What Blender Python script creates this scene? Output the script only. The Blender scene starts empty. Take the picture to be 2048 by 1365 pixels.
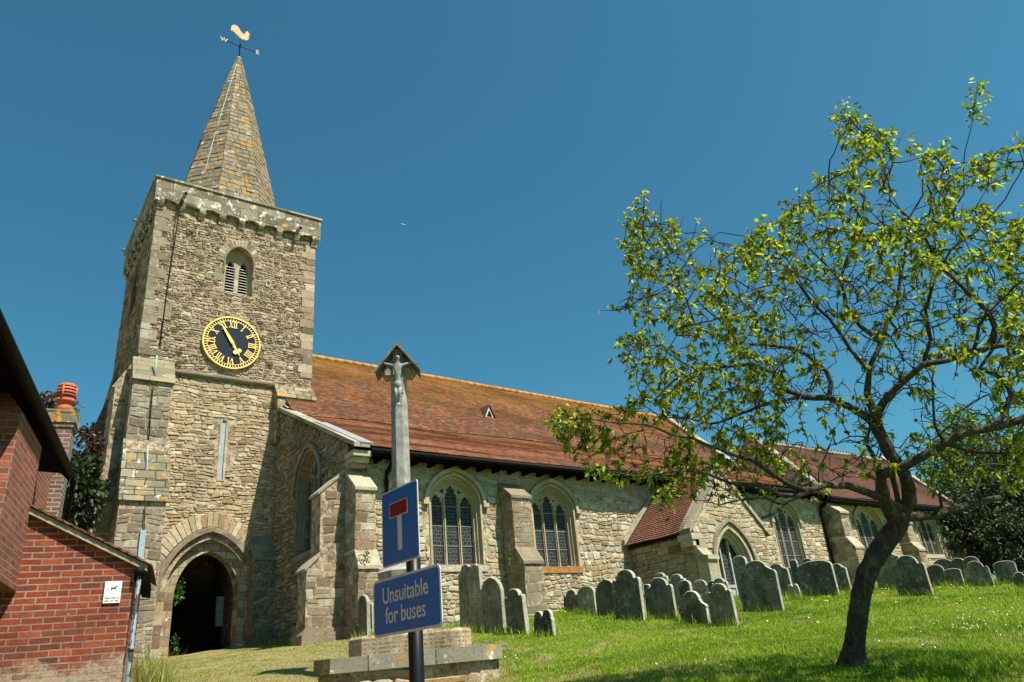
import bpy, bmesh, math, random
import numpy as np
from math import sin, cos, tan, pi, radians, sqrt, atan2
from mathutils import Vector, Matrix, noise
from mathutils.geometry import tessellate_polygon
random.seed(7)
rng = np.random.default_rng(7)
C = bpy.context.scene.collection
scene = bpy.context.scene

# ------------------------------------------------------------------ camera
FPX, YAW, PITCH, ROLL = 1470.0, radians(37.18), radians(23.98), radians(-5.45)
CF = Vector((sin(YAW)*cos(PITCH), cos(YAW)*cos(PITCH), sin(PITCH)))
_r0 = Vector((cos(YAW), -sin(YAW), 0)); _u0 = _r0.cross(CF)
CR = _r0*cos(ROLL) + _u0*sin(ROLL); CU = -_r0*sin(ROLL) + _u0*cos(ROLL)
cam_d = bpy.data.cameras.new('camera'); cam_d.sensor_width = 36.0; cam_d.lens = 36.0*FPX/2048
cam_d.clip_start = 0.05; cam_d.clip_end = 20000
cam = bpy.data.objects.new('camera', cam_d); C.objects.link(cam)
cam.matrix_world = Matrix(((CR.x, CU.x, -CF.x, 0), (CR.y, CU.y, -CF.y, 0), (CR.z, CU.z, -CF.z, 0), (0, 0, 0, 1)))
scene.camera = cam
# ------------------------------------------------------------------ light
SUN_AZ, SUN_EL = radians(161), radians(58)
world = bpy.data.worlds.new('World'); scene.world = world; world.use_nodes = True
wn = world.node_tree; wn.nodes.clear()
wo = wn.nodes.new('ShaderNodeOutputWorld'); wb = wn.nodes.new('ShaderNodeBackground'); sky = wn.nodes.new('ShaderNodeTexSky')
sky.sky_type = 'NISHITA'; sky.sun_disc = False; sky.sun_elevation = SUN_EL; sky.sun_rotation = SUN_AZ
sky.altitude = 50; sky.air_density = 1.0; sky.dust_density = 1.3; sky.ozone_density = 1.2
wb.inputs[1].default_value = 0.056
tint = wn.nodes.new('ShaderNodeMix'); tint.data_type = 'RGBA'; tint.blend_type = 'MULTIPLY'; tint.inputs[0].default_value = 1; tint.inputs[7].default_value = (.44, 1.11, 1.13, 1)
wn.links.new(sky.outputs[0], tint.inputs[6]); wn.links.new(tint.outputs[2], wb.inputs[0]); wn.links.new(wb.outputs[0], wo.inputs[0])
sun_d = bpy.data.lights.new('sun', 'SUN'); sun_d.energy = 5.0; sun_d.angle = radians(0.5); sun_d.color = (1, 0.93, 0.80)
sun = bpy.data.objects.new('sun', sun_d); C.objects.link(sun)
SD = Vector((sin(SUN_AZ)*cos(SUN_EL), cos(SUN_AZ)*cos(SUN_EL), sin(SUN_EL)))
sun.rotation_euler = SD.to_track_quat('Z', 'Y').to_euler()
scene.view_settings.view_transform = 'Standard'; scene.view_settings.look = 'None'
scene.view_settings.exposure = 0.93; scene.view_settings.gamma = 1.0
scene.render.engine = 'CYCLES'; scene.cycles.max_bounces = 6; scene.cycles.transparent_max_bounces = 8

# ------------------------------------------------------------------ survey helpers (a sight line from the tripod meets a known plane)
def ray(x, y): return CF + CR*((x-1024)/FPX) - CU*((y-682.5)/FPX)
def onX(x, y, X): d = ray(x, y); return d*(X/d.x)
def onY(x, y, Y): d = ray(x, y); return d*(Y/d.y)
def at(x, y, D): return ray(x, y)*D
def pix(p): p = Vector(p); c = p.dot(CF); return 1024+FPX*p.dot(CR)/c, 682.5-FPX*p.dot(CU)/c

# ------------------------------------------------------------------ terrain height
_ctl = [onY(400,1305,26.8), onY(1060,1235,19.3), onY(690,1280,19.3), onX(610,1290,8.73)]
_ctl += [at(*a) for a in [(940,1263,16),(1037,1269,15.2),(1090,1274,14.6),(1145,1225,19),(1178,1227,18.5),(1219,1233,18),(1262,1240,17),
 (1328,1238,16.8),(1391,1249,15.8),(1452,1252,15.3),(1527,1224,15),(1643,1193,18),(1833,1193,17),(1963,1173,21),(2020,1167,22),
 (1707,1320,8),(1500,1365,7.4),(2000,1365,6.6),(1100,1365,8.5),(1012,1345,11.3),(590,1352,12.4),(800,1420,10.6)]]
_ctl += [Vector(a) for a in [(0,0,-1.6),(-3,8,-1.0),(-3,9.5,-.7),(12,4,-.6),(4,0,-1.5),(45,20,2.3),(30,20,2.0)]]
CT = np.array([tuple(p) for p in _ctl])
def _phi(x, y): x = x/10; y = y/10; return np.stack([x*0+1, x, y, x*x, x*y, y*y], -1)
PC = np.linalg.lstsq(_phi(CT[:,0], CT[:,1]), CT[:,2], rcond=None)[0]
RES = CT[:,2] - _phi(CT[:,0], CT[:,1])@PC
def gz(x, y):
    x = np.atleast_1d(np.asarray(x, float)); y = np.atleast_1d(np.asarray(y, float))
    xc = 48*np.tanh(x/48) if False else np.clip(x, -8, 48); yc = np.clip(y, -8, 30)
    z = _phi(xc, yc)@PC
    num = np.zeros_like(z); den = np.full_like(z, .35)
    for (px, py, _), rr in zip(CT, RES):
        w = np.exp(-((x-px)**2+(y-py)**2)/(2*1.8**2)); num += w*rr; den += w
    z = z + num/den
    z = z + .035*np.sin(x*1.3+y*.6)*np.sin(y*1.1-x*.4) + .012*np.sin(x*3.7+1)*np.sin(y*4.1)
    return z
def g1(x, y): return float(gz(x, y)[0])
def hit_ground(px, py, dmin=4, dmax=40):
    d = ray(px, py); ts = np.linspace(dmin, dmax, 900)
    zz = gz(d.x*ts, d.y*ts) - d.z*ts
    for i in range(len(ts)):
        if zz[i] >= 0: return d*float(ts[i])
    return d*float(ts[np.argmax(zz)])

# ------------------------------------------------------------------ node materials
class NT:
    def __init__(s, name):
        s.m = bpy.data.materials.new(name); s.m.use_nodes = True; s.t = s.m.node_tree; s.t.nodes.clear()
        s.out = s.n('ShaderNodeOutputMaterial'); s.b = s.n('ShaderNodeBsdfPrincipled'); s.l(s.b.outputs[0], s.out.inputs[0])
    def n(s, t, **k):
        o = s.t.nodes.new(t)
        for a, v in k.items(): setattr(o, a, v)
        return o
    def l(s, a, b): s.t.links.new(a, b)
    def put(s, sock, v):
        if isinstance(v, bpy.types.NodeSocket): s.l(v, sock)
        elif isinstance(v, (tuple, list)) and len(v) == 3 and sock.type == 'RGBA': sock.default_value = (*v, 1)
        else: sock.default_value = v
    def math(s, op, a, b=0, c=None, clamp=False):
        o = s.n('ShaderNodeMath', operation=op, use_clamp=clamp); s.put(o.inputs[0], a); s.put(o.inputs[1], b)
        if c is not None: s.put(o.inputs[2], c)
        return o.outputs[0]
    def mix(s, f, a, b, mode='MIX'):
        o = s.n('ShaderNodeMix', data_type='RGBA', blend_type=mode); s.put(o.inputs[0], f); s.put(o.inputs[6], a); s.put(o.inputs[7], b); return o.outputs[2]
    def ramp(s, f, pts, interp='LINEAR'):
        o = s.n('ShaderNodeValToRGB'); o.color_ramp.interpolation = interp; e = o.color_ramp.elements
        while len(e) > 1: e.remove(e[-1])
        for i, (p, c) in enumerate(pts):
            x = e[0] if i == 0 else e.new(p)
            x.position = p; x.color = (*c, 1) if isinstance(c, (tuple, list)) else (c, c, c, 1)
        s.put(o.inputs[0], f); return o.outputs[0]
    def step(s, f, a, b): return s.ramp(f, [(a, 0.0), (b, 1.0)])
    def noise(s, v, scale, det=4, rough=.6, dim='3D', out='Fac'):
        o = s.n('ShaderNodeTexNoise', noise_dimensions=dim); s.put(o.inputs['Vector'], v)
        o.inputs['Scale'].default_value = scale; o.inputs['Detail'].default_value = det; o.inputs['Roughness'].default_value = rough
        return o.outputs[0] if out == 'Fac' else o.outputs[1]
    def vm(s, op, a, b=(0, 0, 0), sc=None):
        o = s.n('ShaderNodeVectorMath', operation=op); s.put(o.inputs[0], a)
        if op != 'SCALE': s.put(o.inputs[1], b)
        else: s.put(o.inputs[3], sc)
        return o.outputs[0]
    def uv(s): return s.n('ShaderNodeUVMap').outputs[0]
    def pos(s): return s.n('ShaderNodeNewGeometry').outputs['Position']
    def island(s): return s.n('ShaderNodeNewGeometry').outputs['Random Per Island']
    def bump(s, h, strength=.5, dist=.03, normal=None):
        o = s.n('ShaderNodeBump'); o.inputs['Strength'].default_value = strength; o.inputs['Distance'].default_value = dist
        s.l(h, o.inputs['Height'])
        if normal is not None: s.l(normal, o.inputs['Normal'])
        return o.outputs[0]
    def fin(s, col, rough=.85, bump=None, spec=.3, metal=0):
        s.put(s.b.inputs['Base Color'], col); s.put(s.b.inputs['Roughness'], rough)
        s.b.inputs['Specular IOR Level'].default_value = spec; s.b.inputs['Metallic'].default_value = metal
        if bump is not None: s.l(bump, s.b.inputs['Normal'])
        return s.m

def plain(name, col, rough=.6, spec=.4, metal=0, var=.25, scale=6, bump=.15):
    k = NT(name); p = k.pos(); f = k.noise(p, scale, 6, .65)
    c = k.mix(k.step(f, .3, .7), tuple(x*(1-var) for x in col), tuple(min(1, x*(1+var)) for x in col))
    return k.fin(c, rough, k.bump(k.noise(p, scale*6, 5, .7), bump, .01) if bump else None, spec, metal)

def rubble(name, cols, mortar, sx=2.6, sy=5.4, mw=.09, white=.0, orange=.0, stain=.35, stain_col=(.07,.07,.05), cols2=None, split=None, bs=.9, moss=0.0):
    """coursed rubble: cells are stones, cell edges are mortar"""
    k = NT(name); uv = k.uv()
    d = k.vm('SCALE', k.vm('SUBTRACT', k.noise(uv, 2.3, 3, .6, out='Color'), (.5, .5, .5)), sc=.30)
    d2 = k.vm('SCALE', k.vm('SUBTRACT', k.noise(uv, 14, 2, .6, out='Color'), (.5, .5, .5)), sc=.09)
    q = k.vm('MULTIPLY', k.vm('ADD', k.vm('ADD', uv, d), d2), (sx, sy, 1))
    v1 = k.n('ShaderNodeTexVoronoi', voronoi_dimensions='2D', feature='F1'); k.l(q, v1.inputs['Vector']); v1.inputs['Scale'].default_value = 1; v1.inputs['Randomness'].default_value = .82
    v2 = k.n('ShaderNodeTexVoronoi', voronoi_dimensions='2D', feature='DISTANCE_TO_EDGE'); k.l(q, v2.inputs['Vector']); v2.inputs['Scale'].default_value = 1; v2.inputs['Randomness'].default_value = .82
    sep = k.n('ShaderNodeSeparateColor'); k.l(v1.outputs['Color'], sep.inputs[0])
    n = len(cols); col = k.ramp(sep.outputs[0], [((i+.5)/n, c) for i, c in enumerate(cols)], 'LINEAR')
    fine = k.noise(uv, 22, 8, .75); mid = k.noise(uv, 4.5, 6, .7)
    if cols2:
        su = k.n('ShaderNodeSeparateXYZ'); k.l(uv, su.inputs[0])
        m2 = k.ramp(sep.outputs[0], [((i+.5)/len(cols2), c) for i, c in enumerate(cols2)])
        h = k.math('ADD', su.outputs[1], k.math('MULTIPLY', k.math('SUBTRACT', k.noise(uv, 1.2, 5, .7), .5), 2.4))
        f = k.n('ShaderNodeMapRange'); k.l(h, f.inputs[0]); f.inputs[1].default_value = split-.4; f.inputs[2].default_value = split+.4
        col = k.mix(f.outputs[0], m2, col)
    col = k.mix(.85, col, k.ramp(fine, [(.30, .22), (.47, .85), (.62, 1.3), (.75, 1.6)]), 'MULTIPLY')
    col = k.mix(.5, col, k.ramp(mid, [(.3, .45), (.7, 1.4)]), 'MULTIPLY')
    edge = k.math('ADD', v2.outputs[0], k.math('MULTIPLY', k.math('SUBTRACT', k.noise(uv, 9, 6, .8), .5), .34))
    mm = k.ramp(edge, [(mw*.25, 0.0), (mw*1.3, 1.0)])
    mcol = k.mix(.8, mortar, k.ramp(k.noise(uv, 12, 6, .75), [(.3, .5), (.7, 1.2)]), 'MULTIPLY')
    deep = k.step(k.noise(uv, 3.1, 4, .7), .5, .62)
    mcol = k.mix(k.math('MULTIPLY', deep, .7), mcol, (.09, .07, .05))
    col = k.mix(mm, mcol, col)
    if stain:
        col = k.mix(k.math('MULTIPLY', k.step(k.noise(uv, .55, 8, .72), .47, .66), stain), col, stain_col)
    if moss: col = k.mix(k.math('MULTIPLY', k.step(k.noise(uv, 1.9, 7, .75), .5, .7), moss), col, (.07, .085, .03))
    if white: col = k.mix(k.step(k.noise(uv, 3.6, 7, .72), .66-white*.12, .69-white*.12), col, (.62, .61, .54))
    if orange: col = k.mix(k.math('MULTIPLY', k.step(k.noise(k.vm('ADD', uv, (31, 7, 0)), 2.2, 7, .74), .64-orange*.14, .69-orange*.14), .85), col, (.50, .24, .035))
    hgt = k.math('ADD', k.math('MULTIPLY', k.ramp(edge, [(0, 0.0), (mw*2.6, 1.0)]), 1.0), k.math('MULTIPLY', fine, .55))
    return k.fin(col, .93, k.bump(hgt, bs, .045), .15)

def blocks(name, cols, mortar, bw=.42, bh=.19, ms=.012, white=0, orange=0, stain=.2, stain_col=(.08,.075,.05), distort=.05, bs=.5, off=.5, lsc=1.0, efflo=None):
    """ashlar or brickwork"""
    k = NT(name); uv = k.uv()
    dd = k.vm('SCALE', k.vm('SUBTRACT', k.noise(uv, 3.0, 3, .6, out='Color'), (.5, .5, .5)), sc=distort)
    q = k.vm('ADD', uv, dd)
    br = k.n('ShaderNodeTexBrick'); k.l(q, br.inputs['Vector']); br.offset = off
    br.inputs['Color1'].default_value = (0, 0, 0, 1); br.inputs['Color2'].default_value = (1, 1, 1, 1); br.inputs['Mortar'].default_value = (0, 0, 0, 1)
    br.inputs['Scale'].default_value = 1; br.inputs['Mortar Size'].default_value = ms; br.inputs['Mortar Smooth'].default_value = .25
    br.inputs['Brick Width'].default_value = bw; br.inputs['Row Height'].default_value = bh
    n = len(cols); sp = k.n('ShaderNodeSeparateColor'); k.l(br.outputs[0], sp.inputs[0])
    col = k.ramp(sp.outputs[0], [((i+.5)/n, c) for i, c in enumerate(cols)])
    fine = k.noise(uv, 24, 8, .75)
    col = k.mix(.7, col, k.ramp(fine, [(.30, .3), (.47, .85), (.62, 1.2), (.75, 1.5)]), 'MULTIPLY')
    mcol = k.mix(.6, mortar, k.ramp(k.noise(uv, 9, 6, .7), [(.3, .5), (.7, 1.2)]), 'MULTIPLY')
    col = k.mix(br.outputs[1], col, mcol)
    if stain: col = k.mix(k.math('MULTIPLY', k.step(k.noise(uv, .9, 8, .72), .47, .64), stain), col, stain_col)
    if efflo is not None:
        su = k.n('ShaderNodeSeparateXYZ'); k.l(uv, su.inputs[0]); e_ = k.math('ADD', k.math('MULTIPLY', k.math('SUBTRACT', efflo, su.outputs[1]), .9), k.math('SUBTRACT', k.noise(uv, 3.2, 8, .78), .5))
        col = k.mix(k.math('MULTIPLY', k.step(e_, -.02, .14), .8), col, k.ramp(k.noise(uv, 14, 6, .8), [(.35, (.20, .15, .10)), (.6, (.42, .36, .27))]))
        col = k.mix(.55, col, k.ramp(k.noise(uv, 1.3, 6, .7), [(.3, .45), (.7, 1.3)]), 'MULTIPLY')
    if white: col = k.mix(k.step(k.noise(uv, 3.2*lsc, 7, .74), .67-white*.14, .70-white*.14), col, (.60, .59, .53))
    if orange: col = k.mix(k.math('MULTIPLY', k.step(k.noise(k.vm('ADD', uv, (13, 5, 0)), 2.6*lsc, 7, .76), .64-orange*.14, .69-orange*.14), .9), col, (.52, .25, .03))
    h = k.math('ADD', k.math('MULTIPLY', br.outputs[1], -1.0), k.math('MULTIPLY', fine, .5))
    return k.fin(col, .9, k.bump(h, bs, .02), .2)

M = {}
BR = [(.13,.085,.05), (.22,.155,.095), (.30,.22,.14), (.19,.12,.07), (.36,.29,.20), (.17,.13,.10), (.27,.17,.09)]
CRM = [(.40,.33,.22), (.30,.21,.12), (.52,.45,.33), (.36,.30,.21), (.24,.17,.10), (.47,.41,.31), (.30,.28,.22), (.56,.51,.40)]
M['tower'] = rubble('tower_rubble', BR, (.42,.35,.25), 3.5, 8.6, .07, white=.2, orange=.04, stain=.3, cols2=[(.33,.25,.15), (.44,.36,.24), (.25,.18,.11), (.40,.31,.19), (.50,.43,.31)], split=10.8, bs=1.0)
M['tower_shade'] = rubble('tower_shade_rubble', [tuple(v*.8 for v in c) for c in BR], (.27,.23,.17), 3.4, 8.4, .07, white=.1, stain=.5, moss=.4)  # tower colours scaled down: west-side shade put into the stone, plus moss
M['aisle_shade'] = rubble('aisle_shade_rubble', [tuple(v*.62 for v in c) for c in CRM], (.30,.26,.19), 3.3, 7.0, .09, white=.05, stain=.6, moss=.45)  # same aisle stone darkened for the shaded wall, with moss on top
M['chapel'] = rubble('chapel_rubble', [(.40,.29,.18), (.50,.40,.27), (.33,.20,.11), (.45,.36,.24), (.54,.45,.32)], (.48,.40,.29), 3.2, 6.6, .085, white=.2, stain=.3)
M['porch'] = blocks('porch_ashlar', [(.40,.31,.19), (.44,.36,.24), (.36,.28,.18), (.20,.10,.045), (.42,.34,.22), (.30,.28,.22)], (.36,.31,.23), .5, .23, .012, white=.1, stain=.3)
M['eave_ashlar'] = blocks('parapet_ashlar', [(.40,.37,.28), (.32,.27,.18), (.52,.50,.42), (.29,.25,.18), (.45,.42,.33)], (.36,.32,.24), .48, .26, .014, white=.2, stain=.3, distort=.06)
M['dress'] = blocks('limestone_dressing', [(.42,.34,.23), (.36,.29,.19), (.48,.41,.29), (.38,.31,.2)], (.33,.28,.2), .5, .32, .008, stain=.3, distort=.02, bs=.35)
M['dress_pale'] = blocks('new_limestone', [(.60,.54,.40), (.55,.48,.34), (.63,.58,.46)], (.45,.4,.3), .5, .35, .006, stain=.12, distort=.02, bs=.25)
M['dress_dark'] = blocks('weathered_limestone', [(.22,.18,.13), (.28,.23,.16), (.18,.15,.11)], (.15,.13,.1), .5, .32, .008, stain=.4, distort=.03, white=.15)
M['quoin'] = blocks('lichened_quoin', [(.25,.21,.15), (.34,.30,.22), (.19,.15,.1), (.40,.37,.3)], (.3,.25,.17), .7, .45, .01, white=1.0, orange=.2, stain=.5, distort=.08, bs=.9)
M['butt'] = blocks('buttress_block', [(.30,.23,.14), (.40,.34,.23), (.15,.10,.06), (.50,.46,.36), (.24,.17,.10), (.36,.28,.17)], (.22,.18,.12), .50, .27, .016, white=.5, orange=.10, stain=.6, distort=.13, bs=1.0)
M['butt_lichen'] = blocks('lichened_weathering', [(.24,.21,.14), (.32,.29,.2), (.18,.15,.1)], (.07,.06,.04), .6, .3, .02, white=.6, orange=.6, stain=.5, distort=.12, bs=1.0)
M['wstone'] = blocks('weathering_slab', [(.24,.20,.13), (.29,.25,.17), (.2,.17,.11)], (.12,.1,.07), .9, .26, .01, white=.2, orange=.1, stain=.4)
M['coping'] = blocks('coping_stone', [(.26,.23,.17), (.36,.33,.26), (.2,.17,.12)], (.14,.12,.09), .8, 2, .012, white=.5, orange=.35, stain=.3)
M['parapet'] = blocks('parapet_stone', [(.22,.19,.14), (.33,.29,.21), (.16,.13,.09)], (.12,.1,.07), .75, .42, .014, white=.85, orange=.35, stain=.6, distort=.09, bs=.9)
M['spire'] = blocks('spire_shingle', [(.17,.13,.085), (.26,.21,.15), (.11,.09,.07), (.32,.27,.2), (.2,.17,.13)], (.06,.05,.035), .34, .19, .022, white=.55, orange=.9, stain=.5, lsc=.42, distort=.16, bs=.9)
M['brick'] = blocks('red_brick', [(.22,.042,.024), (.32,.062,.03), (.17,.04,.03), (.26,.05,.026), (.12,.04,.034), (.36,.085,.034), (.24,.045,.025)], (.30,.235,.165), .225, .075, .010, stain=.5, white=.12, efflo=.55, stain_col=(.12,.035,.02), distort=.012, bs=.8)
M['brick_house'] = blocks('house_brick', [(.26,.07,.04), (.34,.09,.05), (.19,.06,.045), (.38,.11,.06), (.22,.075,.055)], (.27,.20,.15), .225, .075, .011, stain=.3, stain_col=(.07,.035,.03), distort=.015, bs=.8)
M['brick_old'] = blocks('chimney_brick', [(.16,.08,.06), (.2,.1,.07), (.12,.07,.055)], (.3,.27,.22), .225, .075, .014, stain=.5, white=.1, distort=.02)

def roof_mat(name, base, lich, sat=1):
    k = NT(name); uv = k.uv()
    br = k.n('ShaderNodeTexBrick'); k.l(uv, br.inputs['Vector']); br.offset = .5
    br.inputs['Color1'].default_value = (0, 0, 0, 1); br.inputs['Color2'].default_value = (1, 1, 1, 1); br.inputs['Mortar'].default_value = (0, 0, 0, 1)
    br.inputs['Scale'].default_value = 1; br.inputs['Mortar Size'].default_value = .009; br.inputs['Brick Width'].default_value = .19; br.inputs['Row Height'].default_value = .1
    sp = k.n('ShaderNodeSeparateColor'); k.l(br.outputs[0], sp.inputs[0])
    big = k.noise(k.vm('MULTIPLY', uv, (.28, .42, 1)), 1.0, 6, .68)
    f = k.math('ADD', k.math('MULTIPLY', sp.outputs[0], .52), k.math('MULTIPLY', big, .75))
    n = len(base); col = k.ramp(f, [(.25+.72*i/(n-1), c) for i, c in enumerate(base)])
    col = k.mix(.75, col, k.ramp(k.noise(uv, 16, 7, .8), [(.3, .35), (.7, 1.5)]), 'MULTIPLY'); col = k.mix(k.math('MULTIPLY', br.outputs[1], .8), col, (.02, .012, .01))
    if lich:
        su = k.n('ShaderNodeSeparateXYZ'); k.l(uv, su.inputs[0])
        h = k.n('ShaderNodeMapRange'); k.l(su.outputs[1], h.inputs[0]); h.inputs[1].default_value = lich[0]; h.inputs[2].default_value = lich[1]
        left = k.n('ShaderNodeMapRange'); k.l(su.outputs[0], left.inputs[0]); left.inputs[1].default_value = 20; left.inputs[2].default_value = 9
        e = k.math('MULTIPLY', h.outputs[0], k.math('ADD', .7, k.math('MULTIPLY', left.outputs[0], .5)))
        ln = k.noise(k.vm('MULTIPLY', uv, (.5, 1.1, 1)), 1.6, 8, .78)
        lm = k.step(k.math('ADD', ln, k.math('MULTIPLY', e, .27)), .58, .76)
        col = k.mix(k.math('MULTIPLY', lm, .72), col, k.ramp(k.noise(uv, 7, 5, .7), [(.35, (.17, .115, .03)), (.6, (.48, .22, .03))]))
        col = k.mix(k.math('MULTIPLY', k.step(k.noise(uv, 5, 7, .8), .66, .70), .55), col, (.42, .38, .3))
    return k.fin(col, .88, k.bump(k.math('ADD', k.math('MULTIPLY', sp.outputs[0], .8), k.noise(uv, 20, 4, .7)), .5, .02), .2)
RT = [(.085,.06,.045), (.16,.095,.06), (.13,.07,.045), (.24,.09,.048), (.20,.125,.08), (.34,.11,.05), (.48,.20,.085)]
M['nave_roof'] = roof_mat('nave_roof_tile', RT, (.3, 5.2))
M['aisle_roof'] = roof_mat('aisle_roof_tile', [(.11,.06,.042), (.20,.085,.05), (.15,.075,.05), (.28,.10,.05), (.24,.12,.07), (.38,.13,.06), (.48,.19,.085)], (2, 9))
M['chapel_roof'] = roof_mat('chapel_roof_tile', [(.08,.04,.03), (.16,.065,.045), (.12,.06,.045), (.21,.08,.05)], None)
M['porch_roof'] = roof_mat('porch_roof_tile', [(.13,.055,.04), (.19,.08,.052), (.24,.10,.06), (.15,.07,.05)], None)
M['orange_tile'] = plain('new_orange_tile', (.6,.17,.04), .8)
M['lead'] = plain('lead_sheet', (.24,.25,.26), .5, .4, 0, .25, 5)
M['iron'] = plain('black_iron', (.007,.007,.008), .7, .15, 0, .3, 9)
M['timber'] = plain('dark_timber', (.007,.005,.004), .95, .05)
M['greywood'] = plain('grey_louvre_wood', (.32,.30,.28), .85)
M['louvre'] = plain('pale_louvre_slat', (.62,.57,.53), .75)
M['gloss'] = plain('black_post_paint', (.004,.004,.005), .38, .35, 0, .3, 9, .05)
M['shade_black'] = plain('recess_shade_black', (.012,.011,.01), .95, .1)  # near-black colour stands in for shade inside hollows
M['gold'] = plain('gilding', (.85,.56,.17), .42, .5, .35, .12, 8, .05)
M['clockblack'] = plain('clock_black_enamel', (.006,.006,.010), .3, .5, 0, .2, 3, .02)
M['copper'] = plain('verdigris_copper', (.30,.42,.36), .7, .3)
M['zinc'] = plain('blue_grey_paint', (.26,.33,.38), .6, .4)
M['terracotta'] = plain('terracotta', (.42,.10,.045), .7, .3, 0, .2, 10)
M['white'] = plain('white_plate', (.82,.82,.80), .4, .4, 0, .04, 4, .02)
M['black'] = plain('black_print', (.015,.015,.015), .5, .4, 0, .2, 4, 0)
M['oldwhite'] = plain('peeling_paint', (.55,.52,.46), .8, .2, 0, .3, 14)
M['mortar'] = plain('verge_mortar', (.30,.27,.20), .9, .2, 0, .4, 9, .5)
M['paper'] = plain('poster_paper', (.30,.36,.40), .6, .3, 0, .3, 9)
M['blue'] = plain('sign_blue', (.006,.115,.56), .28, .5, 0, .06, 3, .02)
M['signwhite'] = plain('sign_white', (.66,.68,.72), .35, .5, 0, .05, 4, .02)
M['signred'] = plain('sign_red', (.22,.008,.012), .3, .5, 0, .05, 4, .02)
M['signback'] = plain('grey_sign_back', (.3,.31,.32), .45, .5)

def glass_mat(name, warm):
    k = NT(name); uv = k.uv()
    br = k.n('ShaderNodeTexBrick'); k.l(k.vm('ADD', uv, k.vm('SCALE', k.vm('SUBTRACT', k.noise(uv, 5, 2, out='Color'), (.5, .5, .5)), sc=.10 if warm else .02)), br.inputs['Vector'])
    br.inputs['Scale'].default_value = 1; br.inputs['Mortar Size'].default_value = .0065; br.inputs['Brick Width'].default_value = .14 if warm else .16; br.inputs['Row Height'].default_value = .11 if warm else .13
    br.inputs['Color1'].default_value = (.010,.010,.012,1); br.inputs['Color2'].default_value = (.028,.026,.026,1); br.inputs['Mortar'].default_value = (.16,.16,.155,1)
    v = k.n('ShaderNodeTexVoronoi', voronoi_dimensions='2D'); k.l(k.vm('MULTIPLY', uv, (7, 6, 1)), v.inputs['Vector']); v.inputs['Scale'].default_value = 1
    col = k.mix(.35, br.outputs[0], k.mix(.05, (.012, .015, .02), v.outputs['Color']), 'MIX')
    return k.fin(col, k.ramp(k.noise(uv, 9, 3), [(.3, .35), (.7, .7)]), k.bump(k.noise(uv, 8, 3), .5, .02), .16)
M['glass'] = glass_mat('leaded_stained_glass', True); M['glass_plain'] = glass_mat('leaded_clear_glass', False)

def headstone_mat(name, a, b, liche, orange=.1):
    k = NT(name); p = k.pos(); n1 = k.noise(p, 2.2, 8, .72); n2 = k.noise(p, 9, 8, .78)
    col = k.ramp(n1, [(.3, a), (.52, tuple((x+y)/2 for x, y in zip(a, b))), (.7, b)])
    col = k.mix(.7, col, k.ramp(n2, [(.3, .35), (.7, 1.7)]), 'MULTIPLY')
    oi = k.n('ShaderNodeObjectInfo'); col = k.mix(1, col, k.ramp(oi.outputs['Random'], [(0, (.62, .62, .6)), (.4, (1, 1, .97)), (.7, (1.25, 1.15, 1.0)), (1, (1.5, 1.45, 1.3))]), 'MULTIPLY')
    wav = k.n('ShaderNodeTexWave', wave_type='BANDS', bands_direction='Z'); k.l(p, wav.inputs['Vector']); wav.inputs['Scale'].default_value = 5.2; wav.inputs['Distortion'].default_value = .3
    wri = k.math('MULTIPLY', k.step(wav.outputs[1], .5, .8), k.step(k.noise(k.vm('MULTIPLY', p, (30, 30, 6)), 1, 2), .5, .55))
    col = k.mix(k.math('MULTIPLY', wri, .5), col, tuple(x*.4 for x in a))
    col = k.mix(k.math('MULTIPLY', k.step(k.noise(p, 7, 8, .78), .68-liche*.16, .72-liche*.16), .8), col, (.42, .42, .36)); col = k.mix(k.math('MULTIPLY', k.step(k.noise(k.vm('MULTIPLY', p, (1, 1, .4)), 2.6, 6, .7), .5, .62), .55), col, tuple(x*.35 for x in a))
    if orange: col = k.mix(k.math('MULTIPLY', k.step(k.noise(k.vm('ADD', p, (9, 3, 1)), 3.3, 7, .75), .62-orange*.1, .72-orange*.1), .7), col, (.26, .12, .03))
    return k.fin(col, .9, k.bump(k.math('SUBTRACT', k.noise(p, 24, 8, .75), k.math('MULTIPLY', wri, .3)), .7, .02), .15)
M['hs_green'] = headstone_mat('green_grey_headstone', (.105,.097,.072), (.27,.245,.19), .75)
M['hs_brown'] = headstone_mat('brown_grey_headstone', (.14,.12,.085), (.32,.27,.2), .5, .55)
M['hs_dark'] = headstone_mat('dark_headstone', (.08,.072,.052), (.20,.18,.135), .7, .3)
M['hs_pale'] = headstone_mat('pale_headstone', (.18,.175,.14), (.34,.32,.26), .5, .1)
M['memorial'] = headstone_mat('memorial_granite', (.17,.165,.15), (.30,.29,.265), .3, .05)
M['figure'] = plain('grey_stone_figure', (.27,.26,.24), .9, .2, 0, .4, 9, .6)
M['slab'] = blocks('memorial_slab', [(.26,.24,.18), (.33,.31,.25), (.22,.2,.15)], (.08,.07,.05), .95, .4, .01, white=.55, orange=.55, stain=.4)
M['memorial_base'] = rubble('memorial_base_rubble', [(.42,.33,.2), (.34,.25,.14), (.5,.44,.32), (.38,.27,.12)], (.2,.15,.1), 1.5, 2.4, .06, white=.4, orange=.5, stain=.2)
M['bark'] = NT('orchard_bark') ; _k = M['bark']; _p = _k.pos()
_n = _k.noise(_k.vm('MULTIPLY', _p, (1, 1, .35)), 26, 8, .75)
_c = _k.ramp(_n, [(.3, (.025, .02, .016)), (.55, (.095, .08, .066)), (.7, (.24, .21, .17))])
_c = _k.mix(_k.math('MULTIPLY', _k.step(_k.noise(_p, 7, 6, .7), .52, .62), .55), _c, (.20, .20, .14))
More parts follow.
